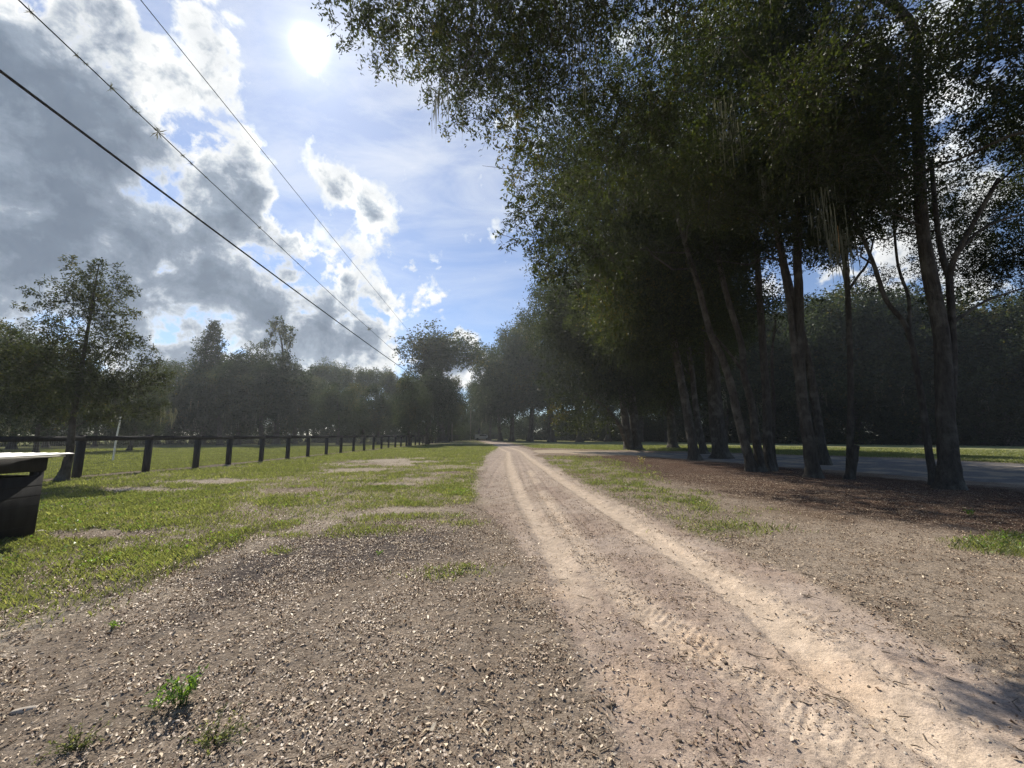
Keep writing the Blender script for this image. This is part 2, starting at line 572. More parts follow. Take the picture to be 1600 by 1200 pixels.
# wheel lines and ground zones, all in metres on the ground
RUT_L = [(-6.5, 116)] + G((752, 691), (770, 696), (793, 706), (794, 722), (800, 745), (820, 785), (848, 830), (878, 880), (905, 935), (945, 1010), (1010, 1120), (1090, 1240))
RUT_R = [(-5.2, 116)] + G((757, 690.5), (778, 695), (812, 704), (830, 718), (880, 752), (960, 802), (1040, 852), (1120, 903), (1200, 962), (1300, 1043), (1400, 1112), (1560, 1215))
TREAD_A = G((828, 735), (860, 790), (905, 855), (950, 900), (1000, 945), (1060, 985), (1110, 1020), (1170, 1065), (1260, 1130), (1360, 1210))
TREAD_B = G((870, 735), (960, 785), (1060, 848), (1150, 900), (1250, 960), (1380, 1040), (1500, 1105), (1650, 1190))
LINES = [G((806, 712), (822, 760), (850, 810)), G((812, 712), (845, 770), (890, 830)), G((790, 712), (772, 740), (762, 760)), G((786, 708), (764, 728), (756, 742)),
         G((818, 715), (870, 775), (930, 830))]
TRACK = G((741, 686.5), (768, 693.5), (783, 699), (763, 712), (753, 735), (746, 765), (753, 790), (775, 812), (800, 840), (818, 870), (835, 905), (880, 975), (930, 1070), (1000, 1250),
          (1750, 1250), (1750, 1150), (1600, 1085), (1450, 1000), (1300, 925), (1150, 864), (1000, 800), (940, 773), (895, 748), (850, 722), (832, 704), (800, 694), (775, 689), (752, 685.2))
LAWN = [(-14.4, 120), (-14.4, 17), (-15.8, 10), (-16, 2.0)] + G((-300, 1080), (0, 1005), (90, 985), (225, 925), (310, 878), (410, 838), (520, 808), (600, 795), (690, 792), (748, 783), (744, 765), (752, 735), (760, 712),
          (780, 699), (764, 693.0), (738, 686.0))
STRIP = G((842, 712), (930, 712), (985, 728), (1050, 760), (1120, 785), (1190, 800), (1175, 835), (1120, 838), (1040, 808), (1000, 792), (940, 767), (898, 744), (858, 722))
FIELD = [(-4.2, 130)] + G((762, 687), (800, 692), (836, 700), (1000, 704), (1130, 707), (1250, 711), (1420, 716), (1600, 724), (1900, 738)) + [(95, 44), (62, 54), (48, 66), (32, 88), (14, 122), (0, 140)]
GRNB = G((1480, 842), (1560, 836), (1750, 842), (1750, 885), (1580, 872), (1500, 862))
ROADP = G((832, 703), (870, 703), (985, 706.0), (1130, 709.5), (1300, 714), (1600, 724), (2600, 755), (2600, 880), (1700, 765), (1480, 748), (1310, 735), (1200, 728), (1120, 719), (1000, 712), (880, 708.5), (840, 709))
LITTER_SHADE = G((880, 712), (980, 712), (1120, 722), (1600, 765), (1900, 800), (1900, 900), (1600, 845), (1400, 822), (1200, 785), (1080, 762), (1000, 742), (940, 725))
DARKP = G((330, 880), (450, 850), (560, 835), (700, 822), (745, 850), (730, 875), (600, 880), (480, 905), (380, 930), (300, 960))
DRYP = G((300, 775), (420, 742), (560, 722), (700, 725), (752, 738), (748, 790), (600, 800), (420, 830), (300, 850))
BARE = [(G((655, 750))[0], 0.55, 0.35), (G((625, 757))[0], 0.8, 0.3), (G((470, 768))[0], 1.0, 0.35), (G((690, 741))[0], 0.8, 0.5), (G((600, 722))[0], 2.6, 1.2), (G((335, 752))[0], 1.3, 0.5),
        (G((250, 765))[0], 1.6, 0.3), (G((110, 838))[0], 0.9, 0.30), (G((690, 690))[0], 1, 1), (G((560, 735))[0], 1.6, 0.6)]
TUFTS = [(G((700, 893))[0], 0.42, 0.22), (G((722, 820))[0], 0.42, 0.24), (G((450, 838))[0], 0.35, 0.15), (G((630, 808))[0], 0.9, 0.32), (G((585, 828))[0], 0.8, 0.3), (G((1140, 828))[0], 0.8, 0.35), (G((440, 862))[0], 0.15, 0.1)]


def FX(y):
    return np.interp(y, [2, 13.4, 15.7, 17.6, 22, 120], [-15.6, -14.89, -14.6, -14.15, -14.0, -14.2])


def zones(x, y):
    r = np.hypot(x, y)
    wob = (fbm(x, y, 0.9, 11) - 0.5) * 1.1 + (fbm(x, y, 4, 12, 4, 0.65) - 0.5) * 0.9
    k = np.clip(r / 12, 0.25, 1.6)
    z = {}
    z['track'] = 1 - ss(inside(x, y, TRACK) + wob * 0.55 * k, -0.12, 0.12)
    g_ = inside(x, y, LAWN) + wob * 0.7 * k
    lawn = 1 - ss(g_, -0.35, 0.15)
    thin = ss(fbm(x, y, 0.55, 31), 0.36, 0.62)
    # the lawn is patchier towards the track and the near bare ground
    edge = ss(-g_, 0.0, 3.2)
    leftn = ss(-x, 3.5, 6.0)
    patchy = np.clip(0.35 + 0.65 * thin + 0.5 * leftn * edge + 0.5 * ss(y, 20, 28), 0, 1)
    z['dry'] = (1 - ss(inside(x, y, DRYP) + wob * 1.2, -1.2, 0.8)) * ss(fbm(x, y, 0.8, 33, 4, 0.6), 0.36, 0.56)
    lawn = lawn * patchy * (1 - 0.6 * z['dry']) * (0.35 + 0.65 * ss(fbm(x, y, 3.0, 34, 4, 0.65), 0.36, 0.52))
    for (cx, cy), rx, ry in BARE:
        d = np.hypot((x - cx) / rx, (y - cy) / (ry * np.maximum(1, y / 8)))
        lawn = lawn * ss(d + wob * 1.5, 0.6, 1.3)
    fs = np.abs(x - FX(y) - 0.05)
    lawn = lawn * ss(fs + wob * 0.5, 0.25, 0.65)
    gr = lawn
    gr = np.maximum(gr, (1 - ss(inside(x, y, STRIP) + wob * 1.5 * k, -0.7, 0.45)) * (0.08 + 0.5 * ss(fbm(x, y, 1.6, 36, 4, 0.65), 0.42, 0.62)))
    gr = np.maximum(gr, 1 - ss(inside(x, y, FIELD) + wob, -0.6, 0.4))
    gr = np.maximum(gr, 1 - ss(inside(x, y, GRNB) + wob * 0.6, -0.25, 0.15))
    for (cx, cy), rx, ry in TUFTS:
        d = np.hypot((x - cx) / rx, (y - cy) / ry)
        gr = np.maximum(gr, 0.5 * (1 - ss(d + wob * 1.6, 0.2, 1.5)))
    off = FX(y) - x
    past = ss(off, 0.08, 0.3)
    gr = np.maximum(gr, past * ss(off, 0.2, 0.6))
    road = 1 - ss(inside(x, y, ROADP) + wob * 0.35, -0.1, 0.1)
    z['road'] = road
    z['pasture'] = past
    z['grass'] = gr * (1 - z['track'] * 0.93) * (1 - road * 0.97)
    z['pale'] = ss(-inside(x, y, LAWN) + wob * .5, -1.0, -0.1) * (1 - z['grass']) * (1 - past) * ss(fbm(x, y, 0.7, 71, 3), 0.25, 0.45) * (1 - z['track'])
    z['litter'] = 1 - ss(inside(x, y, LITTER_SHADE) + wob * 1.2, -0.8, 0.8)
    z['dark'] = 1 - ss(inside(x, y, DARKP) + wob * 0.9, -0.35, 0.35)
    far = y > 125
    z['grass'] = np.where(far, np.maximum(z['grass'], 0.6 * (1 - z['track'])), z['grass'])
    z['wob'] = wob
    return z


def rut(x, y, line, w_):
    d, s_ = polydist(x, y, line)
    return d, s_, np.exp(-(d / w_) ** 4)


def ground_full(x, y):
    """height, colour, chip amount"""
    z = zones(x, y)
    r = np.hypot(x, y)
    h = (fbm(x, y, 0.35, 1, 3) - 0.5) * 0.08 + (fbm(x, y, 2.2, 2, 4) - 0.5) * 0.035
    bumpy = (fbm(x, y, 14, 3, 4, 0.6) - 0.5) * 0.022
    wr = (fbm(x, y, 7, 140, 4, 0.6) - 0.5) * 0.16
    dl, sl_, rl = rut(x, y, RUT_L, 0.16)
    dr, sr_, rr = rut(x, y, RUT_R, 0.16)
    rl = np.exp(-((dl + wr) / 0.17) ** 4)
    rr = np.exp(-((dr + wr) / 0.17) ** 4)
    fadeL = ss(y, 3.0, 4.8)
    rl = rl * np.clip(0.15 + fadeL, 0, 1)
    ta_d, ta_s, ta = rut(x, y, TREAD_A, 0.20)
    tb_d, tb_s, tb = rut(x, y, TREAD_B, 0.17)
    tr_n = ss(fbm(x, y, 0.9, 41, 3), 0.25, 0.5)
    ta = ta * tr_n
    tb = tb * ss(fbm(x, y, 1.0, 43, 3), 0.28, 0.52) * 0.9
    smooth_ = np.clip(rl + rr, 0, 1)
    h = h + bumpy * (1 - 0.85 * smooth_) * (1 - 0.8 * z['road'])
    shoulder = np.exp(-((np.abs(dl) - 0.24) / 0.08) ** 2) * fadeL + np.exp(-((np.abs(dr) - 0.24) / 0.08) ** 2)
    h = h - 0.035 * smooth_ + 0.018 * shoulder
    # lugs of the tractor tread: V-shaped bars across the wheel line
    for d, s_, a in ((ta_d, ta_s, ta), (tb_d, tb_s, tb)):
        ph = (s_ + np.abs(d) * 0.6 + 0.03 * fbm(x, y, 6, 50, 2)) / 0.070
        h = h - 0.016 * a + a * (0.001 + 0.008 * fbm(x, y, 7, 52, 3)) * (np.cos(2 * np.pi * ph + 2.5 * fbm(x, y, 9, 53, 2))) + a * (fbm(x, y, 30, 54, 2) - .5) * 0.012
    for i, L in enumerate(LINES):
        d, s_ = polydist(x, y, L)
        h = h - 0.03 * np.exp(-(d / 0.05) ** 2) * z['track']
    # faint fine ribs along the smooth ruts
    h = h + 0.003 * smooth_ * np.cos(2 * np.pi * (dl + dr) / 0.05) * (r < 9)
    h = h + z['litter'] * 0.05 * fbm(x, y, 3, 60, 3) + 0.012 * z['grass']
    h = h + ss(z['track'], 0.2, 0.9) * -0.02
    # ---- colour
    n1_ = fbm(x, y, 1.1, 70, 4)[..., None]
    n2_ = fbm(x, y, 6, 75, 4)[..., None]
    n3_ = fbm(x, y, 0.4, 79, 3)[..., None]
    c_ = lambda *v: np.array(v)
    soil = c_(0.265, 0.216, 0.168) * (0.72 + 0.4 * n1_ + 0.3 * n2_)
    soil = soil * (1 - 0.35 * ss(n3_, 0.45, 0.75) * c_(0.7, 0.85, 1.0))
    sand = c_(0.57, 0.465, 0.36) * (0.86 + 0.28 * n2_)
    tk = c_(0.42, 0.34, 0.28) * (0.72 + 0.34 * n1_ + 0.26 * n2_)
    tk = tk * (1 - ss(n1_, 0.42, 0.62) * c_(0.22, 0.25, 0.26) * (r < 12)[..., None])
    turf = c_(0.17, 0.17, 0.085) * (0.7 + 0.6 * n2_)
    lit = c_(0.085, 0.054, 0.040) * (0.7 + 0.6 * n2_)  # reddish-brown leaf litter, with the grove's shade darkened into its colour
    col = soil
    col = col + (c_(0.50, 0.425, 0.33) * (0.85 + 0.3 * n2_) - col) * (0.85 * z['pale'])[..., None]
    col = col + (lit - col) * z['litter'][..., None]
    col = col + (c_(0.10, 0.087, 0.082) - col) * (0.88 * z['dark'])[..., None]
    col = col + (tk - col) * z['track'][..., None]
    sandm = np.clip(smooth_ + 0.9 * ta + 0.75 * tb, 0, 1)
    wide = np.clip(np.exp(-((np.abs(dr + wr) - .1) / 0.34) ** 2) + fadeL * np.exp(-((np.abs(dl + wr) - .1) / 0.34) ** 2), 0, 1) * z['track']
    col = col + (sand * .93 - col) * (0.5 * wide * (0.5 + fbm(x, y, 4, 150, 3)))[..., None]
    col = col + (sand - col) * (sandm * 0.9)[..., None]
    for (qx, qy, qr) in ((1.35, 2.95, .25), (0.75, 2.5, .3), (1.9, 2.6, .3), (0.3, 3.9, .3)):
        d = np.hypot(x - qx, y - qy) / qr
        col = col + (c_(0.56, 0.42, 0.30) - col) * (0.5 * (1 - ss(d + z['wob'], 0.4, 1.2)))[..., None]
    ga = np.clip(z['grass'] * 1.15, 0, 1)
    turf2 = turf + (c_(0.22, 0.235, 0.10) * (0.8 + 0.4 * n2_) - turf) * ss(y, 14, 40)[..., None]
    turf2 = turf2 + (c_(0.24, 0.19, 0.10) - turf2) * (0.5 * ss(n1_[..., 0], 0.55, 0.75))[..., None]
    col = col + (turf2 - col) * (ga * 0.92)[..., None]
    # dead-leaf strip under the fence
    col = col + (c_(0.36, 0.30, 0.20) * (0.75 + 0.5 * n2_) - col) * (0.55 * z['dry'] * ss(x, -14, -10))[..., None]
    fs = (1 - ss(np.abs(x - FX(y) - 0.05) + z['wob'] * 0.3, 0.2, 0.5))[..., None]
    col = col + (c_(0.21, 0.175, 0.14) - col) * 0.8 * fs
    asph = c_(0.20, 0.19, 0.18) * (0.8 + 0.4 * n2_)
    asph = asph + (c_(0.42, 0.35, 0.26) - asph) * 0.7 * ss(n1_, 0.48, 0.66)
    rd = z['road'] * ss(x, 5, 12)
    col = col + (c_(0.44, 0.36, 0.27) - col) * z['road'][..., None]
    col = col + (asph - col) * rd[..., None]
    chip = (1 - 0.93 * sandm) * (1 - 0.8 * z['road']) * (1 - 0.55 * ga)
    chip = chip * (0.35 + 0.65 * ss(n1_[..., 0], 0.25, 0.6)) * (1 - 0.5 * z['track'])
    return h, col, chip, z


def height(x, y):
    return ground_full(np.asarray(x, float), np.asarray(y, float))[0]


# ------------------------------------------------------------------ the ground sheet
th = np.concatenate([np.linspace(-63, 63, 641), np.linspace(63, 297, 60)[1:-1]]) * np.pi / 180
rr_ = [0.35]
while rr_[-1] < 4500:
    q = rr_[-1]
    rr_.append(q * (1.0060 if q < 14 else 1.012 if q < 60 else 1.05 if q < 200 else 1.35))
rr_ = np.array(rr_)
nt, nr = len(th), len(rr_)
RR, TT = np.meshgrid(rr_, th, indexing='ij')
GX, GY = RR * np.sin(TT), RR * np.cos(TT)
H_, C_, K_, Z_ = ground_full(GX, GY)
H_ = np.where(RR > 200, 0, H_)
V = np.stack([GX, GY, H_], -1).reshape(-1, 3)
ii = np.arange(nr - 1)[:, None] * nt
jj = np.arange(nt)[None, :]
j2 = (jj + 1) % nt
FQ = np.stack([ii + jj, ii + nt + jj, ii + nt + j2, ii + j2], -1).reshape(-1, 4)
V = np.vstack([V, [[0, 0, float(H_[0].mean())]]])
cap_f = np.stack([np.full(nt, len(V) - 1), np.arange(nt), (np.arange(nt) + 1) % nt], -1)
Cc = np.vstack([C_.reshape(-1, 3), C_[0].mean(0)[None]])
Kc = np.concatenate([K_.ravel(), [0.5]])
reg = np.zeros(nr * nt, int)
zt, zr, zp = (Z_[k_].ravel() for k_ in ('track', 'road', 'pasture'))
reg[(zp > 0.5) & (GY.ravel() > -5) & (RR.ravel() < 200)] = 3
reg[zt > 0.5] = 1
reg[zr > 0.5] = 2
fr = reg[FQ[:, 0]]
for code, name, mt, lab in ((0, 'ground', 'ground', 'bare brown soil strewn with dead leaves'), (1, 'dirt_track', 'track', 'sandy two-rut dirt track running to the trees'),
                            (2, 'road', 'road', 'worn grey road lane in dappled shade behind the oaks'), (3, 'pasture', 'turf', 'mown green pasture behind the black fence')):
    ff = FQ[fr == code]
    tri = cap_f if code == 0 else cap_f[:0]
    used = np.unique(np.concatenate([ff.ravel(), tri.ravel()]))
    mp_ = np.full(len(V), -1)
    mp_[used] = np.arange(len(used))
    me = new_mesh(name, V[used], [mp_[ff], mp_[tri]] if len(tri) else mp_[ff], M[mt], smooth=True)
    a = me.attributes.new('Col', 'FLOAT_COLOR', 'POINT')
    cc = np.ones((len(used), 4), np.float32)
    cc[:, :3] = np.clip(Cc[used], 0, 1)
    a.data.foreach_set('color', cc.ravel())
    a = me.attributes.new('chip', 'FLOAT', 'POINT')
    a.data.foreach_set('value', Kc[used].astype(np.float32))
    tag(link(name, me), kind='structure')

# ------------------------------------------------------------------ scatter: grass, leaves, grit
rg = np.random.default_rng(7)


def logpolar(n, r0, r1, a0=-58, a1=58):
    r = r0 * (r1 / r0) ** rg.random(n)
    a = np.radians(a0 + (a1 - a0) * rg.random(n))
    return r * np.sin(a), r * np.cos(a), r, n / (math.log(r1 / r0) * math.radians(a1 - a0) * r * r)


def blades(name, x, y, z0, r, hscale, wscale, mt, label, tint_add=0.0, flat=False):
    n = len(x)
    hh = hscale * (0.5 + rg.random(n) * 0.9)
    ww = wscale * (0.6 + rg.random(n) * 0.8)
    a = rg.random(n) * 2 * np.pi
    ln = (0.25 + 0.8 * rg.random(n)) * hh
    lx, ly = np.cos(a) * ln, np.sin(a) * ln
    px_, py_ = -np.sin(a + rg.normal(size=n) * .5), np.cos(a + rg.normal(size=n) * .5)
    b0 = np.stack([x - px_ * ww / 2, y - py_ * ww / 2, z0 - 0.004], -1)
    b1 = np.stack([x + px_ * ww / 2, y + py_ * ww / 2, z0 - 0.004], -1)
    m0 = np.stack([x + px_ * ww * .42 + lx * .35, y + py_ * ww * .42 + ly * .35, z0 + hh * .6], -1)
    tp = np.stack([x + lx, y + ly, z0 + hh], -1)
    V_ = np.stack([b0, b1, m0, tp], 1).reshape(-1, 3)
    F_ = np.arange(n * 4).reshape(n, 4)
    pt = fbm(x, y, 0.9, 120, 4, 0.6)
    tn = np.repeat(np.clip(rg.normal(0.42 + tint_add, 0.2, n) + 0.33 * ss(pt, 0.46, 0.70) * rg.random(n) + 0.06 * ss(x, -9, -3), 0, 0.999), 4)
    return tag(link(name, new_mesh(name, V_, F_, mt, tint=tn)), label=label, cat='grass', kind='stuff')


x, y, r, dn = logpolar(1500000, 2.6, 60)
z = zones(x, y)
keep = rg.random(len(x)) < z['grass'] ** 1.1 * np.minimum(1, 2600 / dn)
x, y, r = x[keep], y[keep], r[keep]
pst = z['pasture'][keep] > 0.5
hz_ = height(x, y)
hv = 0.6 + 0.9 * fbm(x, y, 2.0, 130, 3)
for sel, nm, lb in ((~pst, 'grass', 'short patchy green grass beside the dirt track'), (pst, 'pasture_grass', 'short mown grass of the pasture behind the fence')):
    blades(nm, x[sel], y[sel], hz_[sel], r[sel], np.clip(0.042 + 0.0007 * r[sel], 0, 0.07) * hv[sel], np.clip(0.0022 + r[sel] * 0.0007, 0, 0.03), M['grass'], lb)
print('grass', len(x))
# broad clover-like leaves in the near lawn
x, y, r, dn = logpolar(160000, 2.6, 14)
z = zones(x, y)
pick = (rg.random(len(x)) < z['grass'] ** 2 * 0.5 * np.minimum(1, 400 / dn) * (0.3 + ss(fbm(x, y, 1.5, 90), .4, .6)))
x, y, r = x[pick], y[pick], r[pick]


def leafquads(p, d, up, L, Wd, fold=0.25):
    """p base (n,3), d direction (n,3), up side reference; a folded pointed leaf of one quad"""
    s_ = np.cross(d, up)
    s_ /= np.linalg.norm(s_, axis=1)[:, None] + 1e-9
    nrm = np.cross(s_, d)
    L = np.broadcast_to(L, (len(p),))[:, None]
    Wd = np.broadcast_to(Wd, (len(p),))[:, None]
    mid = p + d * L * 0.45 + nrm * L * fold * 0.3
    return np.stack([p, mid - s_ * Wd / 2, p + d * L, mid + s_ * Wd / 2], 1)


def leafhex(p, d, up, L, Wd, curl=0.5):
    s_ = np.cross(d, up)
    s_ /= np.linalg.norm(s_, axis=1)[:, None] + 1e-9
    nrm = np.cross(s_, d)
    L = np.broadcast_to(L, (len(p),))[:, None]
    Wd = np.broadcast_to(Wd, (len(p),))[:, None]
    k1, k2 = (rg.normal(0.25, 0.3, (len(p), 1)) * curl for _ in range(2))
    a = p + d * L * 0.30 + nrm * Wd * k1
    b = p + d * L * 0.72 + nrm * Wd * (k1 + k2)
    sk = 1 + 0.35 * rg.normal(size=(len(p), 1))
    return np.stack([p, a - s_ * Wd * 0.48, b - s_ * Wd * 0.40 * sk, p + d * L, b + s_ * Wd * 0.42, a + s_ * Wd * 0.5 * sk], 1)


def unit(v):
    return v / (np.linalg.norm(v, axis=-1, keepdims=True) + 1e-9)


def scatter_leaves(name, x, y, L, Wd, mt, label, cat, lift=0.0, tilt=0.35, tmean=0.5, tsd=0.22, cup=1.0):
    n = len(x)
    zz = height(x, y) + lift * rg.random(n)
    a = rg.random(n) * 2 * np.pi
    el = np.abs(rg.normal(0, tilt, n))
    d = np.stack([np.cos(a) * np.cos(el), np.sin(a) * np.cos(el), np.sin(el)], -1)
    up = unit(np.stack([rg.normal(0, tilt, n), rg.normal(0, tilt, n), np.ones(n)], -1))
    Q = leafhex(np.stack([x, y, zz + 0.002], -1), d, up, L, Wd, cup)
    tn = np.repeat(np.clip(rg.normal(tmean, tsd, n), 0, 1), 6)
    return tag(link(name, new_mesh(name, Q.reshape(-1, 3), np.arange(n * 6).reshape(n, 6), mt, tint=tn)), label=label, cat=cat, kind='stuff')


scatter_leaves('ground_cover', x, y, 0.018 + 0.02 * rg.random(len(x)), 0.015 + 0.014 * rg.random(len(x)), M['weed'], 'small broad leaves of clover growing in the near lawn', 'ground cover', 0.04, 0.5)
# dead leaves and chips
x, y, r, dn = logpolar(900000, 1.35, 16)
z = zones(x, y)
n1_ = fbm(x, y, 1.1, 70, 4)
nl = fbm(x, y, 2.5, 95, 3)
dl = np.abs(polydist(x, y, RUT_L)[0])
dr = np.abs(polydist(x, y, RUT_R)[0])
inr = np.minimum(np.where(y > 3.6, dl, 1), dr) < 0.19
dens_ = (0.25 + 0.9 * ss(nl, 0.3, 0.65)) * (1 - 0.72 * z['track']) * (1 - 0.85 * z['road']) * (1 - 0.7 * z['grass']) * (1 - 0.7 * z['pale'])
dens_ = dens_ * (0.35 + 1.25 * ss(fbm(x, y, 7, 160, 3, 0.6), 0.34, 0.62))
dens_ = np.where(inr, 0.02, dens_) * ss(-x + 0.8 + 1.2 * z['litter'] * 5 + 1.0, -4, 1.5).clip(0.35, 1)
keep = rg.random(len(x)) < np.clip(dens_, 0, 1) * np.minimum(1, 5500 / dn)
x, y, r = x[keep], y[keep], r[keep]
sz = 0.005 + 0.020 * rg.random(len(x)) ** 3 + r * 0.0008
print('litter', len(x))
scatter_leaves('leaf_litter', x, y, sz, sz * (0.35 + 0.3 * rg.random(len(x))), M['dead_leaf'], 'small dead leaves and wood chips strewn over the bare ground', 'leaf litter', 0.003, 0.18, 0.42, 0.28)

# larger dry oak leaves, near left
x, y, r, dn = logpolar(16000, 1.4, 7, -58, 45)
z = zones(x, y)
keep = rg.random(len(x)) < (1 - z['track'] * .85) * (1 - z['grass'] * .8) * np.minimum(1, 60 / dn)
x, y = x[keep], y[keep]
scatter_leaves('dry_oak_leaves', x, y, 0.026 + 0.026 * rg.random(len(x)), 0.010 + 0.007 * rg.random(len(x)), M['dead_leaf'], 'curled pale dry oak leaves lying on the near ground', 'leaf litter', 0.006, 0.22, 0.66, 0.2)

# twigs
gt = Geo()
x, y, r, dn = logpolar(900, 1.6, 16, -56, 56)
zq = height(x, y)
for i in range(len(x)):
    L = 0.03 + 0.13 * rg.random() ** 2 + 0.004 * r[i]
    a = rg.random() * 6.28
    d = np.array([math.cos(a), math.sin(a), 0.02])
    b = np.array([x[i], y[i], zq[i] + 0.006])
    nrm = np.array([-d[1], d[0], 0.05]) * L * rg.normal() * 0.2
    gt.tube([b, b + d * L * .5 + nrm, b + d * L], [0.0035, 0.003, 0.001], 4, False)
tag(link('twigs', gt.mesh('twigs', M['twig'])), label='thin dead twigs lying across the sandy ground', cat='twigs', kind='stuff')

# clods and bits of stone
def pebbles(name, n, r0, r1, s0, s1, mt, label, cat):
    x, y, r, dn = logpolar(n, r0, r1)
    zq = height(x, y)
    ico = np.array([[0, 0, 1], [.89, 0, .45], [.28, .85, .45], [-.72, .53, .45], [-.72, -.53, .45], [.28, -.85, .45], [.72, .53, -.45], [-.28, .85, -.45], [-.89, 0, -.45], [-.28, -.85, -.45], [.72, -.53, -.45], [0, 0, -1]])
    fc = np.array([[0, 1, 2], [0, 2, 3], [0, 3, 4], [0, 4, 5], [0, 5, 1], [1, 6, 2], [2, 7, 3], [3, 8, 4], [4, 9, 5], [5, 10, 1], [2, 6, 7], [3, 7, 8], [4, 8, 9], [5, 9, 10], [1, 10, 6], [6, 11, 7], [7, 11, 8], [8, 11, 9], [9, 11, 10], [10, 11, 6]])
    sc = (s0 + (s1 - s0) * rg.random((n, 1, 1)) ** 3) * (1 + r[:, None, None] * 0.04) * np.array([1, 0.8, 0.55])
    Vv = ico[None] * sc * (1 + 0.25 * rg.normal(size=(n, 12, 1)))
    a = rg.random(n) * 6.28
    cs, sn = np.cos(a)[:, None], np.sin(a)[:, None]
    Vx = Vv[..., 0] * cs - Vv[..., 1] * sn + x[:, None]
    Vy = Vv[..., 0] * sn + Vv[..., 1] * cs + y[:, None]
    Vz = Vv[..., 2] + zq[:, None] + sc[:, :, 2] * 0.3
    F_ = (fc[None] + np.arange(n)[:, None, None] * 12).reshape(-1, 3)
    tag(link(name, new_mesh(name, np.stack([Vx, Vy, Vz], -1).reshape(-1, 3), F_, mt)), label=label, cat=cat, kind='stuff')


pebbles('gravel', 9000, 1.4, 12, 0.002, 0.009, M['stone'], 'small pale grit and pebbles on the bare ground', 'gravel')
pebbles('soil_clods', 500, 1.5, 14, 0.004, 0.018, M['twig'], 'small dark clods and bark bits on the ground', 'soil')


# ------------------------------------------------------------------ trees
def lit_ok(cx, cy, cz, rad):
    """true when a clump's shadow stays off the sunlit track and lawn"""
    X = cx + 0.526 * cz
    Y = cy - 0.874 * cz
    return ~((Y > 1.6 - rad * 0.4) & (Y < 15) & (X - rad * 0.1 < 7.1 - 0.22 * Y))


def proj(p):
    p = np.asarray(p, float)
    dz = p[..., 2] - CAM_H
    d = p[..., 1] * math.cos(PITCH) + dz * math.sin(PITCH)
    u = dz * math.cos(PITCH) - p[..., 1] * math.sin(PITCH)
    return 800 + F_PX * p[..., 0] / d, 600 - F_PX * u / d, d


SIL_Y = [-900, -200, 0, 40, 95, 105, 130, 200, 215, 300, 330, 385, 400, 450, 480, 500, 560, 700]
SIL_X = [300, 430, 505, 545, 560, 640, 680, 705, 770, 795, 775, 770, 805, 822, 815, 800, 880, 900]


def crown_leaves(clumps, per_area, L, Wd, twig_len=0.5, leaves_per=12, droop=0.15, seed=0, tint=0.45, spread=0.9, flat=0.75, tsd=0.2):
    """leaves set along short twigs that fill each clump; returns quads, tint, twig lines"""
    r_ = np.random.default_rng(seed)
    cl = np.asarray(clumps, float)
    ntw = np.maximum(4, (per_area * cl[:, 3] ** 2 / leaves_per)).astype(int)
    idx = np.repeat(np.arange(len(cl)), ntw)
    n = len(idx)
    o_ = unit(r_.normal(size=(n, 3)))
    rad = cl[idx, 3] * (0.15 + 0.72 * r_.random(n) ** 0.6)
    S0 = cl[idx, :3] + o_ * rad[:, None] * np.array([1, 1, flat])
    D_ = unit(o_ * 0.9 + r_.normal(size=(n, 3)) * 0.55 + np.array([0, 0, 0.12 - droop]))
    TL = twig_len * (0.5 + 0.8 * r_.random(n)) * np.minimum(1.3, cl[idx, 3])
    t_ = (np.arange(leaves_per)[None, :] + r_.random((n, leaves_per))) / leaves_per
    B = S0[:, None, :] + D_[:, None, :] * (TL[:, None] * (0.05 + 0.95 * t_))[:, :, None]
    B[..., 2] -= droop * TL[:, None] * t_ ** 2
    B = B + r_.normal(size=B.shape) * L * 0.35
    d = unit(D_[:, None, :] * 0.55 + unit(r_.normal(size=B.shape)) * spread + np.array([0, 0, -0.15]))
    B = B.reshape(-1, 3)
    d = d.reshape(-1, 3)
    m_ = len(B)
    up = unit(r_.normal(size=(m_, 3)) * 0.8 + np.array([0, 0, 1.0]))
    s_ = 0.65 + 0.6 * r_.random(m_)
    Q = leafquads(B, d, up, L * s_, Wd * s_)
    ct = r_.normal(0, 0.19, len(cl))
    tn = np.clip(tint + ct[np.repeat(idx, leaves_per)] + r_.normal(0, tsd, m_), 0, 1)
    return Q.reshape(-1, 3), np.repeat(tn, 4), (S0, S0 + D_ * TL[:, None] * 0.9)


def make_clumps(c, r3, n, rc, seed, zmin=0, sil=True, lit=True, shell=0.5):
    r_ = np.random.default_rng(seed)
    out_ = []
    tries = 0
    while len(out_) < n and tries < n * 60:
        tries += 1
        o_ = r_.normal(size=3)
        o_ /= np.linalg.norm(o_)
        k = shell + (1 - shell) * r_.random() ** 0.7
        if r_.random() < 0.25:
            k *= 0.6
        p = np.array(c) + o_ * k * np.array(r3)
        rad = rc * (0.65 + 0.7 * r_.random())
        if p[2] < zmin:
            continue
        if lit and not lit_ok(p[0], p[1], p[2], rad):
            continue
        if sil:
            X, Y, dd = proj(p)
            if dd > 0 and X - 0.95 * rad / dd * F_PX < np.interp(Y, SIL_Y, SIL_X) and Y < 700:
                continue
        if any(np.linalg.norm(p - q[:3]) < 0.5 * rc for q in out_):
            continue
        out_.append([*p, rad])
    return out_


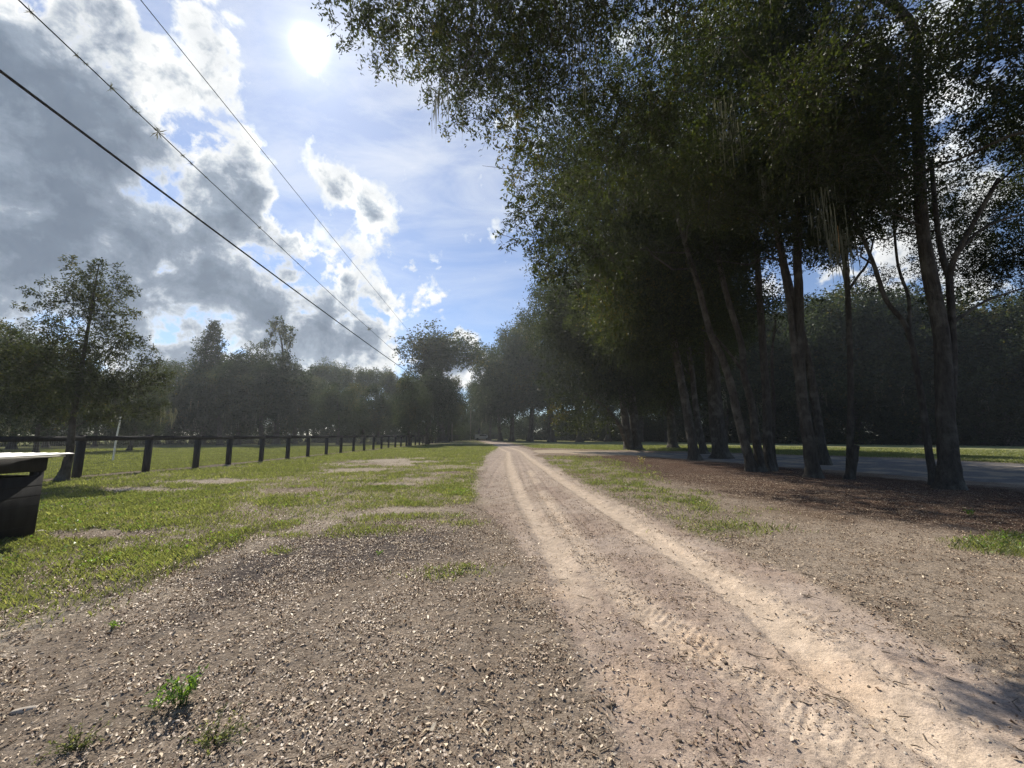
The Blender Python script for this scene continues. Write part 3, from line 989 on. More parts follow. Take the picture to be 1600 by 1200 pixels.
def wood(stems, clumps, seed, limb_k=0.010, sides=9, subs=0):
    r_ = np.random.default_rng(seed)
    g_ = Geo()
    nodes = []
    for pts, r0, r1 in stems:
        ln = smooth_line(pts, max(10, 5 * len(pts)))
        n = len(ln)
        tt = np.linspace(0, 1, n)
        rad = r0 * (1 - tt) + r1 * tt
        zz = ln[:, 2]
        if zz[0] < 0.4:
            rad = rad * (1 + 0.60 * np.exp(-np.maximum(zz, 0) / 0.16) + 0.22 * np.exp(-np.maximum(zz, 0) / 0.8))
        g_.tube(ln, rad, sides + 3, True, 0.09, r_)
        nodes += [(q, rd) for q, rd in zip(ln, rad)]
    NP = np.array([q for q, _ in nodes])
    NR = np.array([q for _, q in nodes])
    C = np.array([c_[:3] for c_ in clumps])
    dmin = np.array([np.linalg.norm(NP - c_, axis=1).min() for c_ in C])
    for q in np.argsort(dmin):                      # nearer clumps first, farther ones branch off their limbs
        c_, cr = C[q], clumps[q][3]
        dv = c_ - NP
        hd = np.hypot(dv[:, 0], dv[:, 1])
        cost = np.linalg.norm(dv, axis=1) + 1.6 * np.maximum(0, 0.3 * hd - dv[:, 2]) + (NP[:, 2] < 1.6) * 50
        i = int(np.argmin(cost))
        a = NP[i]
        L = np.linalg.norm(c_ - a)
        if L < 0.3:
            continue
        mid = a * 0.5 + c_ * 0.5 + np.array([0, 0, 0.08 * L]) + r_.normal(size=3) * 0.12 * L
        rb = min(NR[i] * 0.75, limb_k * L + 0.012)
        ln = bezier(a, mid, c_, 7)
        ln[1:-1] += r_.normal(size=(5, 3)) * 0.035 * L
        lr = np.linspace(rb, max(0.006, rb * 0.3), 7)
        g_.tube(ln, lr, 5, False)
        NP = np.vstack([NP, ln[2:]])
        NR = np.concatenate([NR, lr[2:]])
        for _ in range(subs):
            b = ln[4] + (c_ - ln[4]) * r_.random()
            e = c_ + r_.normal(size=3) * cr * 0.55
            g_.tube(bezier(b, (b + e) / 2 + r_.normal(size=3) * .1 * cr, e, 4), np.linspace(0.009, 0.003, 4), 3, False)
    return g_


def moss_mesh(name, pts, seed, ln=(0.4, 1.2), wd=0.03, per=9):
    """bunches of hanging Spanish moss made of wavy tapering strands"""
    r_ = np.random.default_rng(seed)
    Vs, Fs, Ts = [], [], []
    n0 = 0
    for p in pts:
        for _ in range(per):
            L = ln[0] + (ln[1] - ln[0]) * r_.random() ** 1.5
            k = 9
            t_ = np.linspace(0, 1, k)
            off = np.cumsum(r_.normal(size=(k, 2)), axis=0) * wd * 0.45
            b = np.array(p[:3]) + r_.normal(size=3) * np.array([.14, .14, .05]) * (1 + wd * 4)
            a = r_.random() * 3.14
            wv = wd * (0.4 + 0.9 * r_.random()) * (1 - 0.8 * t_ ** 2) * (0.45 + 1.1 * r_.random(k))
            cx, cy, cz = b[0] + off[:, 0], b[1] + off[:, 1], b[2] - t_ * L
            l_ = np.stack([cx - np.cos(a) * wv, cy - np.sin(a) * wv, cz], -1)
            q_ = np.stack([cx + np.cos(a) * wv, cy + np.sin(a) * wv, cz + r_.normal(size=k) * wd], -1)
            V_ = np.empty((2 * k, 3))
            V_[0::2] = l_
            V_[1::2] = q_
            F_ = [[2 * i, 2 * i + 1, 2 * i + 3, 2 * i + 2] for i in range(k - 1)]
            Vs.append(V_)
            Fs.append(np.array(F_) + n0)
            Ts.append(np.full(2 * k, np.clip(r_.normal(.45, .2), 0, 1)))
            n0 += 2 * k
    return new_mesh(name, np.vstack(Vs), np.vstack(Fs), M['moss'], tint=np.concatenate(Ts))


def tree(name, label, cat, base, stems, clumps, per_area, L, Wd, seed, group=None, moss=None, twigs=False, mt='oak_leaf', bark='bark', tint=0.45,
         twig_len=0.5, leaves_per=12, limb_k=0.010, subs=0, droop=0.15, moss_wd=0.03, moss_ln=(0.4, 1.2), spread=0.9, flat=0.75, moss_per=9):
    root = empty(name, base, label=label, cat=cat, group=group)
    b = np.array([base[0], base[1], base[2]])
    gw = wood(stems, clumps, seed, limb_k, subs=subs)
    Q, tn, tw = crown_leaves(clumps, per_area, L, Wd, twig_len, leaves_per, droop, seed + 1, tint, spread, flat)
    if twigs:
        a_, e_ = tw
        d = unit(e_ - a_)
        u = unit(np.cross(d, np.array([0.1, 0.2, 1.0])))
        v_ = np.cross(d, u)
        n = len(a_)
        rs = []
        for base_p, rad in ((a_, 0.0045), (e_, 0.0018)):
            for k in range(3):
                an = k * 2.094
                rs.append(base_p + (u * math.cos(an) + v_ * math.sin(an)) * rad)
        Vt = np.stack(rs, 1).reshape(-1, 3)
        f0 = np.array([[0, 1, 4, 3], [1, 2, 5, 4], [2, 0, 3, 5]])
        gw.add(Vt, (f0[None] + np.arange(n)[:, None, None] * 6).reshape(-1, 4))
    gw.V = [v - b for v in gw.V]
    link('trunk', gw.mesh('trunk', M[bark], smooth=True), root)
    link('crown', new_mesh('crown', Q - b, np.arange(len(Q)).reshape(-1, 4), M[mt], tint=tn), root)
    if moss:
        pts = np.array(moss) - b
        if len(pts) > 12:
            link('hanging_moss', moss_mesh('hanging_moss', pts, seed + 2, moss_ln, moss_wd, moss_per), root)['kind'] = 'stuff'
        else:
            for q, pt in enumerate(pts):
                link('hanging_moss', moss_mesh('hanging_moss', [pt], seed + 2 + q, moss_ln, moss_wd, moss_per), root)
    return root



def stem(pl, Y0, Y1=None, r0=0.2, r1=0.08, top=None):
    """trunk line from picture bearings taken at real distances Y0..Y1"""
    Y1 = Y0 if Y1 is None else Y1
    n = len(pl)
    pts = [P(px, py, Y0 + (Y1 - Y0) * i / max(1, n - 1)) for i, (px, py) in enumerate(pl)]
    pts[0] = (pts[0][0], pts[0][1], -0.05) if pts[0][2] < 0.4 else pts[0]
    if top:
        pts += [tuple(q) for q in top]
    return (pts, r0, r1)


GRV = 'oaks of the grove beside the dirt track'
# --- overhanging oak whose trunk stands outside the picture on the right
def C3(*a):
    return [[*P(px, py, Y), rad] for px, py, Y, rad in a]


edge = C3((540, 22, 6.0, .45), (575, 55, 6.2, .55), (610, 85, 6.2, .5), (640, 40, 6.4, .7), (600, 10, 6.0, .6), (690, 60, 6.6, .8), (660, 20, 6.3, .7),
          (700, 130, 6.6, .7), (725, 95, 6.8, .8), (712, 195, 6.3, .28), (740, 185, 6.7, .42), (760, 150, 7.0, .8), (800, 200, 7.0, .55), (812, 240, 7.0, .45),
          (820, 270, 7.2, .6), (800, 345, 6.9, .34), (792, 378, 6.5, .22), (830, 330, 7.0, .5), (850, 300, 7.6, .7), (770, 60, 7.0, .9), (830, 120, 7.2, .9), (880, 200, 7.5, .9),
          (740, 20, 6.6, .8), (820, 30, 7, .9), (900, 80, 7.2, .9), (960, 140, 7.4, .9), (870, 380, 6.5, .4), (850, 420, 6.1, .3), (832, 388, 6.1, .24), (852, 362, 6.4, .3), (872, 398, 6.0, .3), (850, 430, 5.8, .22), (895, 425, 5.8, .28), (925, 400, 6.0, .3), (880, 445, 5.9, .28), (912, 380, 6.3, .35), (945, 440, 6.0, .35), (868, 350, 6.5, .3), (905, 455, 5.6, .22), (960, 410, 6.2, .4), (900, 330, 7, .6), (950, 260, 8, .9))
cl = edge + make_clumps((4.0, 7.0, 9.6), (8.2, 4.3, 3.8), 120, 0.76, 101, zmin=6.6)
tree('oak_tree', 'spreading oak whose leafy boughs hang across the top centre of the sky', 'tree', (9.6, 3.0, 0),
     [([(9.6, 3.0, -.05), (9.4, 3.2, 3), (8.8, 3.8, 6.4), (7.2, 5.0, 9.6), (4.6, 6.2, 11.2), (1.0, 6.9, 11.6)], 0.34, 0.05),
      ([(9.3, 3.3, 5), (9.6, 4.6, 9.6), (7.8, 6.8, 12.6), (5.0, 7.8, 13.4)], 0.2, 0.04), ([(9.3, 3.2, 4), (10.6, 5.0, 7.6), (10.4, 6.6, 10)], 0.2, 0.06)],
     cl, 1550, 0.082, 0.033, 11, GRV, twigs=True, twig_len=0.5, leaves_per=11, subs=2,
     moss=[P(px, py, Y) for px, py, Y in ((905, 15, 5.9), (912, 50, 6.0), (903, 85, 6.1), (690, 150, 6.3), (1131, 160, 7.0), (1135, 195, 7.1), (872, 8, 6.0), (1288, 330, 8.0), (1296, 350, 8.0), (1305, 365, 8.1), (1283, 300, 8.0))],
     moss_wd=0.009, moss_ln=(0.2, 1.1), moss_per=26, tint=0.42)

# --- thick forked oak, right
tree('oak_tree', 'thickest oak trunk at the far right of the grove, forking into a V', 'tree', (11.8, 10.63, 0),
     [stem([(1486, 765), (1482, 700), (1477, 628), (1471, 520), (1451, 415), (1441, 345), (1434, 200), (1425, 40)], 10.63, 10.9, 0.20, 0.10, [(11.2, 10.9, 16.6)]),
      stem([(1481, 670), (1488, 600), (1488, 520), (1483, 432)], 10.6, 10.9, 0.10, 0.08),
      stem([(1483, 432), (1474, 405), (1464, 350), (1455, 250)], 10.9, 11.2, 0.08, 0.05), stem([(1483, 432), (1492, 402), (1520, 350), (1560, 280)], 10.9, 10.2, 0.08, 0.05),
      stem([(1487, 505), (1512, 488), (1545, 468), (1600, 450)], 10.9, 10.6, 0.045, 0.02), stem([(1495, 395), (1540, 355), (1610, 330)], 10.7, 10.4, 0.05, 0.02)],
     make_clumps((11.6, 10.3, 11.6), (6.5, 5, 5.4), 76, 0.95, 102, zmin=7.2), 1300, 0.098, 0.045, 12, GRV, twig_len=0.55, subs=1)
tree('oak_tree', 'slender leaning oak with two thin stems just left of the thickest trunk', 'tree', (12.4, 11.56, 0),
     [stem([(1461, 760), (1450, 695), (1436, 597), (1417, 513), (1386, 471), (1366, 415), (1356, 390)], 11.56, 11.9, 0.085, 0.04, [P(1330, 330, 12)]),
      stem([(1421, 525), (1420, 467), (1408, 432), (1401, 400), (1395, 330)], 11.8, 11.9, 0.05, 0.03)],
     make_clumps((10.6, 12, 9.6), (2.6, 2.6, 3), 16, 0.8, 103, zmin=7.2), 1400, 0.092, 0.043, 13, GRV, subs=1)
tree('oak_tree', 'thin straight oak with a cut stub leaning at its foot', 'tree', (11.4, 13.24, 0),
     [stem([(1328, 750), (1328, 680), (1329, 625), (1327, 520), (1324, 450), (1320, 415), (1312, 340), (1300, 240)], 13.24, 13.2, 0.085, 0.05, [(9.6, 13, 14)]),
      stem([(1326, 750), (1333, 722), (1337, 696)], 13.1, 13.1, 0.10, 0.10), stem([(1325, 455), (1342, 430), (1356, 410), (1366, 370)], 13.2, 13.2, 0.05, 0.025)],
     make_clumps((10.6, 13.2, 11), (3.2, 3, 4), 24, 0.9, 104, zmin=8.0), 1400, 0.098, 0.045, 14, GRV, subs=1,
     moss=[P(px, py, 11.5) for px, py in ((1310, 370), (1315, 380), (1322, 360))], moss_wd=0.022, moss_ln=(0.6, 2.0), moss_per=16)
tree('oak_tree', 'tall oak splitting low into two close upright stems, centre right of the grove', 'tree', (10.31, 13.43, 0),
     [stem([(1272, 748), (1264, 690), (1256, 640), (1251, 590), (1249, 520), (1248, 450), (1246, 397), (1250, 300), (1255, 180)], 13.43, 13.2, 0.185, 0.09, [(9.6, 13, 17)]),
      stem([(1253, 610), (1243, 560), (1235, 485), (1226, 432), (1215, 370), (1195, 260)], 13.4, 13.2, 0.11, 0.06)],
     make_clumps((8.8, 13, 12.2), (5.0, 4.6, 5.6), 66, 0.97, 105, zmin=7.6), 1300, 0.098, 0.045, 15, GRV, subs=1,
     moss=[P(px, py, 10.8) for px, py in ((1195, 260), (1080, 300), (1190, 280), (1230, 190), (1280, 230), (1386, 240), (1390, 260))], moss_wd=0.02, moss_ln=(0.4, 1.5))
tree('oak_tree', 'cluster of three leaning oak stems growing from one foot', 'tree', (9.75, 15.75, 0),
     [stem([(1177, 738), (1166, 700), (1154, 655), (1141, 597), (1127, 555), (1110, 520), (1092, 450), (1071, 380), (1050, 300)], 15.75, 15.2, 0.175, 0.08, [P(1030, 200, 15)]),
      stem([(1189, 738), (1182, 690), (1174, 632), (1162, 583), (1158, 537), (1137, 467), (1125, 415), (1110, 330)], 15.7, 16, 0.155, 0.08, [P(1100, 200, 16)]),
      stem([(1201, 735), (1199, 690), (1197, 625), (1190, 520), (1184, 420), (1180, 320)], 15.9, 16.5, 0.18, 0.09, [P(1185, 180, 16.6)]),
      stem([(1163, 585), (1142, 555), (1116, 525), (1095, 515)], 15.6, 15.2, 0.06, 0.02)],
     make_clumps((6.2, 16, 12.6), (6.4, 5.0, 6.4), 86, 1.1, 106, zmin=8.4), 1050, 0.115, 0.055, 16, GRV, subs=1, twig_len=0.6)
tree('oak_sapling', 'thin dark sapling between the three-stemmed oak and the tall split oak', 'sapling', (11.0, 16.6, 0),
     [stem([(1210, 733), (1207, 690), (1209, 640), (1206, 560), (1212, 500)], 16.6, 16.6, 0.09, 0.04)], make_clumps((11, 16.6, 6.8), (1.6, 1.6, 1.6), 8, .7, 120, zmin=4.6), 700, 0.09, 0.045, 31, GRV)
tree('oak_tree', 'massive dark straight oak trunk behind the three-stemmed oak', 'tree', (13.2, 24.8, 0),
     [stem([(1126, 717), (1121, 670), (1116, 625), (1110, 537), (1103, 470), (1095, 380)], 24.8, 24.8, 0.44, 0.30, [(11.5, 24.5, 18)])],
     make_clumps((10.6, 24.2, 14), (7.5, 6.5, 7.6), 74, 1.6, 107, zmin=7.5), 780, 0.155, 0.08, 17, GRV, twig_len=0.75)
tree('oak_tree', 'slim oak leaning left beside the massive dark trunk', 'tree', (10.69, 22.93, 0),
     [stem([(1086, 720), (1078, 670), (1070, 625), (1060, 572), (1050, 520), (1040, 460), (1025, 380)], 22.93, 22.5, 0.25, 0.13, [(7.8, 22.3, 15)])],
     make_clumps((8.0, 22.3, 11.6), (5.8, 5, 6.2), 56, 1.4, 108, zmin=6.4), 850, 0.145, 0.075, 18, GRV, twig_len=0.7)
tree('oak_tree', 'thin oak showing between the slim leaning oak and the massive trunk', 'tree', (14.9, 30.4, 0),
     [stem([(1100, 711), (1092, 670), (1086, 630), (1078, 560)], 30.4, 30.4, 0.26, 0.16, [(13.3, 30, 13)])],
     make_clumps((13.0, 30, 11), (5, 5, 5), 26, 1.8, 109, zmin=4.5), 560, 0.16, 0.09, 19, GRV)
lowA = C3((880, 620, 36, 1.1), (900, 600, 36, 1.3), (925, 615, 36, 1.3), (870, 645, 35.5, .9), (900, 640, 35.5, 1.2), (930, 648, 35.5, 1.2), (880, 668, 35.2, .6), (950, 665, 36, 0.8), (905, 662, 35.5, .8), (960, 600, 37, 1.3),
          (860, 590, 37, 1.4), (890, 560, 37, 1.6), (930, 560, 37, 1.6), (845, 540, 38, 1.4), (870, 500, 38, 1.7), (900, 470, 38, 1.8), (940, 490, 38, 1.8), (850, 470, 38.5, 1.4))
tree('oak_tree', 'double-trunked oak at the left end of the grove with a limb reaching left', 'tree', (12.08, 38.75, 0),
     [stem([(983, 704), (980, 680), (975, 640), (970, 590), (960, 530)], 38.75, 38, 0.46, 0.28, [(9, 37.5, 16)]), stem([(995, 704), (993, 680), (988, 630), (983, 575), (980, 520)], 38.75, 39, 0.46, 0.30, [(11.2, 39, 17)]),
      stem([(977, 688), (970, 668), (958, 650), (943, 633), (915, 615)], 38.5, 36.5, 0.26, 0.10)],
     lowA + make_clumps((10, 38.5, 12.8), (8.5, 7, 7.6), 84, 2.1, 110, zmin=4.2, lit=False), 520, 0.20, 0.11, 20, GRV, twig_len=1.0, leaves_per=10)
tree('oak_tree', 'dark oak trunk seen right of the double-trunked oak', 'tree', (18.43, 44.54, 0),
     [stem([(1051, 701), (1049, 670), (1046, 630), (1041, 590)], 44.5, 44.5, 0.48, 0.36, [(17, 44, 15)])],
     make_clumps((17.3, 44, 12.4), (8, 7, 7.4), 60, 2.3, 111, zmin=4.4, lit=False), 460, 0.22, 0.13, 21, GRV, twig_len=1.0, leaves_per=10)
tree('oak_tree', 'dark oak crown closing the right edge of the picture above the road', 'tree', (22.5, 13.5, 0),
     [([(22.5, 13.5, -.05), (22.0, 13.5, 4), (21, 14, 9), (20.5, 14, 13)], 0.36, 0.12)],
     C3((1590, 270, 13, 1.0), (1560, 300, 14, 0.9), (1600, 320, 13.5, 1.2), (1570, 400, 14, 1.1), (1600, 430, 14, 1.3), (1545, 420, 14.4, .8), (1620, 380, 13, 1.4), (1530, 450, 15, .6)) +
     make_clumps((20.3, 14.5, 9.4), (4.5, 4.5, 4.6), 34, 1.1, 112, zmin=4.6), 1600, 0.09, 0.042, 22, GRV, subs=1)
tree('oak_tree', 'oak filling the high canopy behind the tall split trunk', 'tree', (15.5, 19.5, 0),
     [([(15.5, 19.5, -.05), (15.2, 19.4, 5), (14.5, 19.5, 11), (14, 19.4, 17)], 0.22, 0.1)],
     make_clumps((13.6, 19, 15), (6, 5, 5.5), 34, 1.4, 113, zmin=9.6), 800, 0.11, 0.055, 23, GRV, twig_len=.7)

# --- young tree at the fence, left
yc = C3((108, 408, 12.2, .22), (125, 425, 12.2, .35), (160, 420, 12.3, .40), (140, 440, 12.2, .45), (190, 440, 12.4, .30), (100, 450, 12, .40), (175, 460, 12.4, .5), (205, 455, 12.4, .22),
        (60, 440, 12, .12), (45, 455, 12, .20), (75, 470, 12, .35), (120, 480, 12.2, .6), (165, 495, 12.3, .6), (70, 505, 12, .5), (35, 480, 12, .2), (205, 490, 12.5, .30), (110, 530, 12.2, .7), (160, 540, 12.4, .7),
        (60, 550, 12, .6), (200, 540, 12.6, .5), (225, 530, 12.8, .2), (240, 545, 12.8, .18), (100, 580, 12.3, .8), (160, 590, 12.4, .8), (215, 580, 12.6, .6), (245, 600, 12.7, .45), (50, 600, 12, .7), (20, 570, 11.8, .6),
        (120, 625, 12.4, .7), (180, 635, 12.4, .6), (225, 640, 12.4, .45), (250, 632, 12.4, .25), (60, 640, 12.0, .5), (20, 630, 11.8, .5), (262, 585, 12.8, .25), (5, 530, 11.8, .5), (150, 470, 12.6, .5), (130, 455, 12.5, .4), (185, 520, 12.8, .5), (90, 545, 12.6, .6), (140, 560, 12.8, .7), (40, 560, 12.3, .6), (200, 600, 12.2, .6), (85, 610, 12.9, .7), (140, 610, 12.0, .7), (30, 600, 12.4, .6), (235, 565, 12.5, .35), (160, 655, 12.3, .4), (90, 655, 12.5, .4))
tree('young_tree', 'young broadleaf tree with an airy pointed top growing at the black fence', 'tree', (-14.32, 12.51, 0),
     [stem([(95, 755), (104, 730), (110, 700), (113, 665), (120, 620), (130, 560), (140, 500), (148, 450), (155, 412)], 12.35, 12.3, 0.115, 0.012)],
     yc, 3000, 0.080, 0.036, 24, mt='young_leaf', twig_len=0.5, leaves_per=10, subs=2, tint=0.45, twigs=True, moss=[P(255, 640, 12.8), P(262, 636, 12.8), P(270, 640, 12.9)], moss_wd=.012, moss_ln=(.2, .6))

# --- background trees: a few built once, then copied
def far_tree(name, label, h, wdt, seed, kind='oak', base=(0, 0, 0), group=None, leaf=0.30, mt='far_leaf', moss=False, n=46, per=190):
    r_ = np.random.default_rng(seed)
    st = [([(0, 0, -.1), (r_.normal() * .3, r_.normal() * .3, h * .35), (r_.normal() * .5, r_.normal() * .5, h * .7), (r_.normal() * .4, r_.normal() * .4, h * .93)], 0.022 * h, 0.05)]
    if kind == 'oak':
        cl = make_clumps((0, 0, h * .56), (wdt, wdt, h * .42), n, h * .105, seed, zmin=h * .10, sil=False, lit=False, shell=.45)
    elif kind == 'pine':
        cl = make_clumps((0, 0, h * .82), (wdt, wdt, h * .17), n, h * .05, seed, zmin=h * .5, sil=False, lit=False, shell=.3)
        cl += make_clumps((0, 0, h * .6), (wdt * .5, wdt * .5, h * .15), n // 5, h * .05, seed + 5, sil=False, lit=False)
    elif kind == 'cone':
        cl = []
        for k in range(n):
            u = k / n
            zc = h * (0.14 + 0.84 * u)
            rr2 = wdt * (1 - u) ** 0.8 * (0.35 + 0.65 * r_.random())
            a = k * 2.4
            cl.append([rr2 * math.cos(a), rr2 * math.sin(a), zc, h * .075 * (1.15 - u * .75)])
    elif kind == 'snag':
        cl = make_clumps((0, 0, h * .42), (wdt, wdt, h * .28), n, h * .08, seed, sil=False, lit=False)
        top = [((r_.random() - .35) * h * .20, r_.normal() * h * .05, h * (.66 + .32 * r_.random())) for _ in range(24)]
        cl += [[*q, h * .028] for q in top]
    ms = None
    if moss:
        rs = r_.choice(len(cl), size=min(len(cl), 34), replace=False)
        ms = [(cl[i][0] * 1.05, cl[i][1] * 1.05, cl[i][2] - cl[i][3] * .3) for i in rs]
        if kind == 'snag':
            ms += [(q[0], q[1], q[2]) for q in top]
    return tree(name, label, 'tree', (0, 0, 0), st, cl, per, leaf, leaf * .62, seed, group, mt=mt, bark='far_bark', twig_len=1.0, leaves_per=9, limb_k=0.011,
                moss=ms, moss_wd=0.09, moss_ln=(0.5, 1.6) if kind == 'snag' else (0.8, 3.2), moss_per=5 if kind == 'snag' else 7, droop=.1, spread=1.1, tint=0.5)


FAR = {}
LEAFK = 1
FAR['oak0'] = far_tree('oak_tree', '-', 20, 7.5, 201)
FAR['oak1'] = far_tree('oak_tree', '-', 20, 6.2, 202)
FAR['oak2'] = far_tree('oak_tree', '-', 20, 8.5, 203, n=54)
FAR['moss0'] = far_tree('mossy_oak', '-', 20, 7.0, 204, moss=True)
FAR['moss1'] = far_tree('mossy_oak', '-', 20, 6.0, 205, moss=True)
FAR['pine0'] = far_tree('pine_tree', '-', 20, 3.4, 206, 'pine', mt='pine_leaf', n=30, per=330)
FAR['pine1'] = far_tree('pine_tree', '-', 20, 4.4, 207, 'pine', mt='pine_leaf', n=34, per=240)
FAR['cone0'] = far_tree('cypress_tree', '-', 20, 4.8, 208, 'cone', n=60, per=420, leaf=.26)
FAR['snag0'] = far_tree('mossy_oak', '-', 20, 4.0, 209, 'snag', moss=True, n=30)
used_proto = set()


ORD = ['leftmost', 'second', 'third', 'fourth', 'fifth', 'sixth', 'seventh', 'eighth', 'ninth', 'tenth', 'eleventh', 'twelfth', 'thirteenth', 'fourteenth', 'fifteenth']


def nth(i):
    return ORD[i] + (' from the left' if i else '')


def put(kind, px, Y, top, label, group=None, wid=1.0, x=None):
    """a tree at ground distance Y in bearing px, its tip reaching picture height top"""
    X = (px - 800) / F_PX * (Y * math.cos(PITCH)) if x is None else x
    H = P(px, top, Y)[2]
    s_ = H / 20
    rz = (px * 1.7 + Y) % 6.28
    sc = (s_ * wid, s_ * wid, s_)
    if kind not in used_proto:
        used_proto.add(kind)
        o_ = FAR[kind]
        o_.location = (X, Y, -.05)
        o_.rotation_euler = (0, 0, rz)
        o_.scale = sc
    else:
        o_ = copy_tree(FAR[kind], (X, Y, -.05), rz, sc)
        if 'group' in o_:
            del o_['group']
    o_['label'] = label
    if group:
        o_['group'] = group
    return o_


GL = 'trees beyond the pasture'
put('cone0', 316, 60, 498, 'tallest cone-topped cypress beyond the pasture, left of the mossy snag', GL, 0.95)
put('moss0', 372, 60, 530, 'broad oak draped in pale moss right of the cone-topped cypress', GL)
put('snag0', 432, 62, 499, 'bare-topped tree trailing grey moss above the treeline', GL)
put('moss1', 345, 56, 555, 'moss-hung oak in front of the cone-topped cypress', GL)
put('oak0', 268, 62, 556, 'dark oak just right of the young fence tree', GL)
put('moss1', 410, 58, 560, 'moss-hung oak under the bare-topped snag', GL, 1.1)
put('oak1', 462, 66, 572, 'oak filling the gap right of the mossy snag', GL)
put('oak2', 528, 60, 597, 'low round-headed oak in front of the pine row', GL, 0.95)
put('oak1', 592, 64, 602, 'small oak right of the round-headed oak', GL)
put('oak0', 565, 70, 618, 'dark oak between the round-headed oak and the fence line', GL)
for i, (px, tp, kd) in enumerate([(490, 568, 'pine0'), (506, 562, 'pine1'), (526, 572, 'pine0'), (545, 571, 'pine1'), (566, 577, 'pine0'), (586, 572, 'pine1'), (604, 578, 'pine0'), (618, 583, 'pine1'), (470, 575, 'pine1')]):
    put(kd, px, 88 + (i % 3) * 4, tp, 'thin pine, %s in the row behind the round-headed oak' % nth([1, 2, 3, 4, 5, 6, 7, 8, 0][i]), 'pine row behind the round-headed oak', 0.8)
BG = [20, 75, 150, 215, -30, 120, 190, -90, 480, 545, 640, 610, 300, 390, 230]
for i, (px, Y, tp) in enumerate([(20, 40, 520), (75, 46, 560), (150, 50, 585), (215, 54, 575), (-30, 34, 500), (120, 62, 570), (190, 66, 580), (-90, 30, 500), (480, 84, 590), (545, 86, 596), (640, 96, 600), (610, 92, 606), (300, 74, 570), (390, 76, 560), (230, 76, 585)]):
    put(['oak2', 'oak0', 'moss0', 'oak1'][i % 4], px, Y, tp, 'dark oak, %s along the far woodland edge' % nth(sorted(BG).index(px)), 'background oaks on the left')
put('pine1', 690, 74, 515, 'tallest open-crowned pine rising over the far end of the fence', None, 1.5)
put('pine0', 668, 72, 530, 'second open-crowned pine just left of the tallest one', None, 1.4)
put('moss0', 668, 60, 570, 'pale-leaved oak below the tallest pine', None, 0.9)
put('oak1', 640, 52, 590, 'light green oak on the fence line nearest the viewer', None, 0.8)
put('oak0', 700, 80, 582, 'dark oak below the right side of the tallest pine', None, 0.7)
put('moss1', -5, 24, 505, 'dark leafy oak at the left edge behind the fence', None, .8)
put('oak2', 60, 30, 560, 'wide dark oak just behind the young fence tree', None, 1.0)
put('oak0', 205, 36, 592, 'low oak to the right behind the young fence tree', None, 1.1)
put('oak1', 705, 92, 602, 'dark oak by the utility pole', None, .8)
put('oak2', 655, 86, 580, 'dark oak behind the light green oak', None, .8)
put('oak0', 728, 150, 640, 'distant oak closing the far end of the track', None, 1.1)
put('moss1', 752, 150, 636, 'distant mossy oak above the far end of the track', None, 1.1)
GR = 'trees lining the right of the track'
for i, (kd, px, Y, tp, lb, wd_) in enumerate([
        ('oak0', 748, 118, 592, 'farthest oak on the right of the track', .9), ('oak1', 764, 108, 578, 'second farthest oak on the right of the track', .9), ('moss1', 782, 98, 548, 'oak above the bend of the track, first tall one', .85),
        ('oak2', 800, 92, 520, 'tall oak right of the bend of the track', .9), ('oak1', 828, 88, 490, 'tallest oak of the right-hand tree line', .9), ('oak0', 862, 84, 500, 'oak behind the low limb of the double-trunked oak', 1),
        ('moss0', 905, 86, 510, 'mossy oak behind the double-trunked oak', 1), ('oak2', 950, 88, 520, 'oak behind and left of the double trunk', 1), ('oak1', 1000, 84, 520, 'oak behind and right of the double trunk', 1),
        ('oak0', 1045, 80, 500, 'oak in the wood edge behind the dark trunk', 1)]):
    put(kd, px, Y, tp, lb, GR, wd_)
for i, (px, Y, tp) in enumerate([(1085, 78, 480), (1130, 74, 490), (1175, 72, 480), (1215, 70, 475), (1255, 66, 470), (1300, 66, 462), (1345, 62, 443), (1395, 62, 440), (1440, 58, 448), (1490, 58, 470), (1535, 54, 478), (1580, 52, 470), (1630, 50, 460), (1690, 48, 450),
                                 (1150, 90, 500), (1240, 86, 490), (1330, 80, 480), (1420, 76, 480), (1510, 70, 490), (1600, 66, 490)]):
    put(['oak2', 'moss1', 'oak0', 'oak1', 'moss0'][i % 5], px, Y, tp, 'tall oak, %s, %s row of the wood across the road' % (nth(i if i < 14 else i - 14), 'front' if i < 14 else 'back'), 'oaks of the dark wood across the road', 1.15)
assert used_proto == set(FAR)

# undergrowth closing the wood edges
def undergrowth(name, line, n, hgt, dep, seed, label):
    r_ = np.random.default_rng(seed)
    ln = np.array(line, float)
    cl = []
    for _ in range(n):
        u = r_.random() * (len(ln) - 1)
        i = int(u)
        p = ln[i] * (1 - (u - i)) + ln[i + 1] * (u - i)
        cl.append([p[0] + r_.normal() * dep, p[1] + abs(r_.normal()) * dep, hgt * r_.random() ** 1.2, 1.1 + r_.random() * 1.1])
    Q, tn, _ = crown_leaves(cl, 170, 0.30, 0.19, 0.9, 9, 0.1, seed)
    Q[:, 2] = np.maximum(Q[:, 2], 0.0)
    tag(link(name, new_mesh(name, Q, np.arange(len(Q)).reshape(-1, 4), M['far_leaf'], tint=tn)), label=label, cat='undergrowth', kind='stuff')


undergrowth('undergrowth', [(88, 44), (68, 52), (52, 64), (36, 84), (20, 100), (2, 122)], 900, 6.5, 2.5, 301, 'dark bushy undergrowth along the wood edge across the field')
undergrowth('hedge_growth', [(-75, 40), (-58, 58), (-45, 68), (-28, 78), (-18, 96), (-12, 130), (-8, 150), (2, 150)], 470, 5.0, 2.5, 302, 'dark undergrowth along the far edge of the pasture')

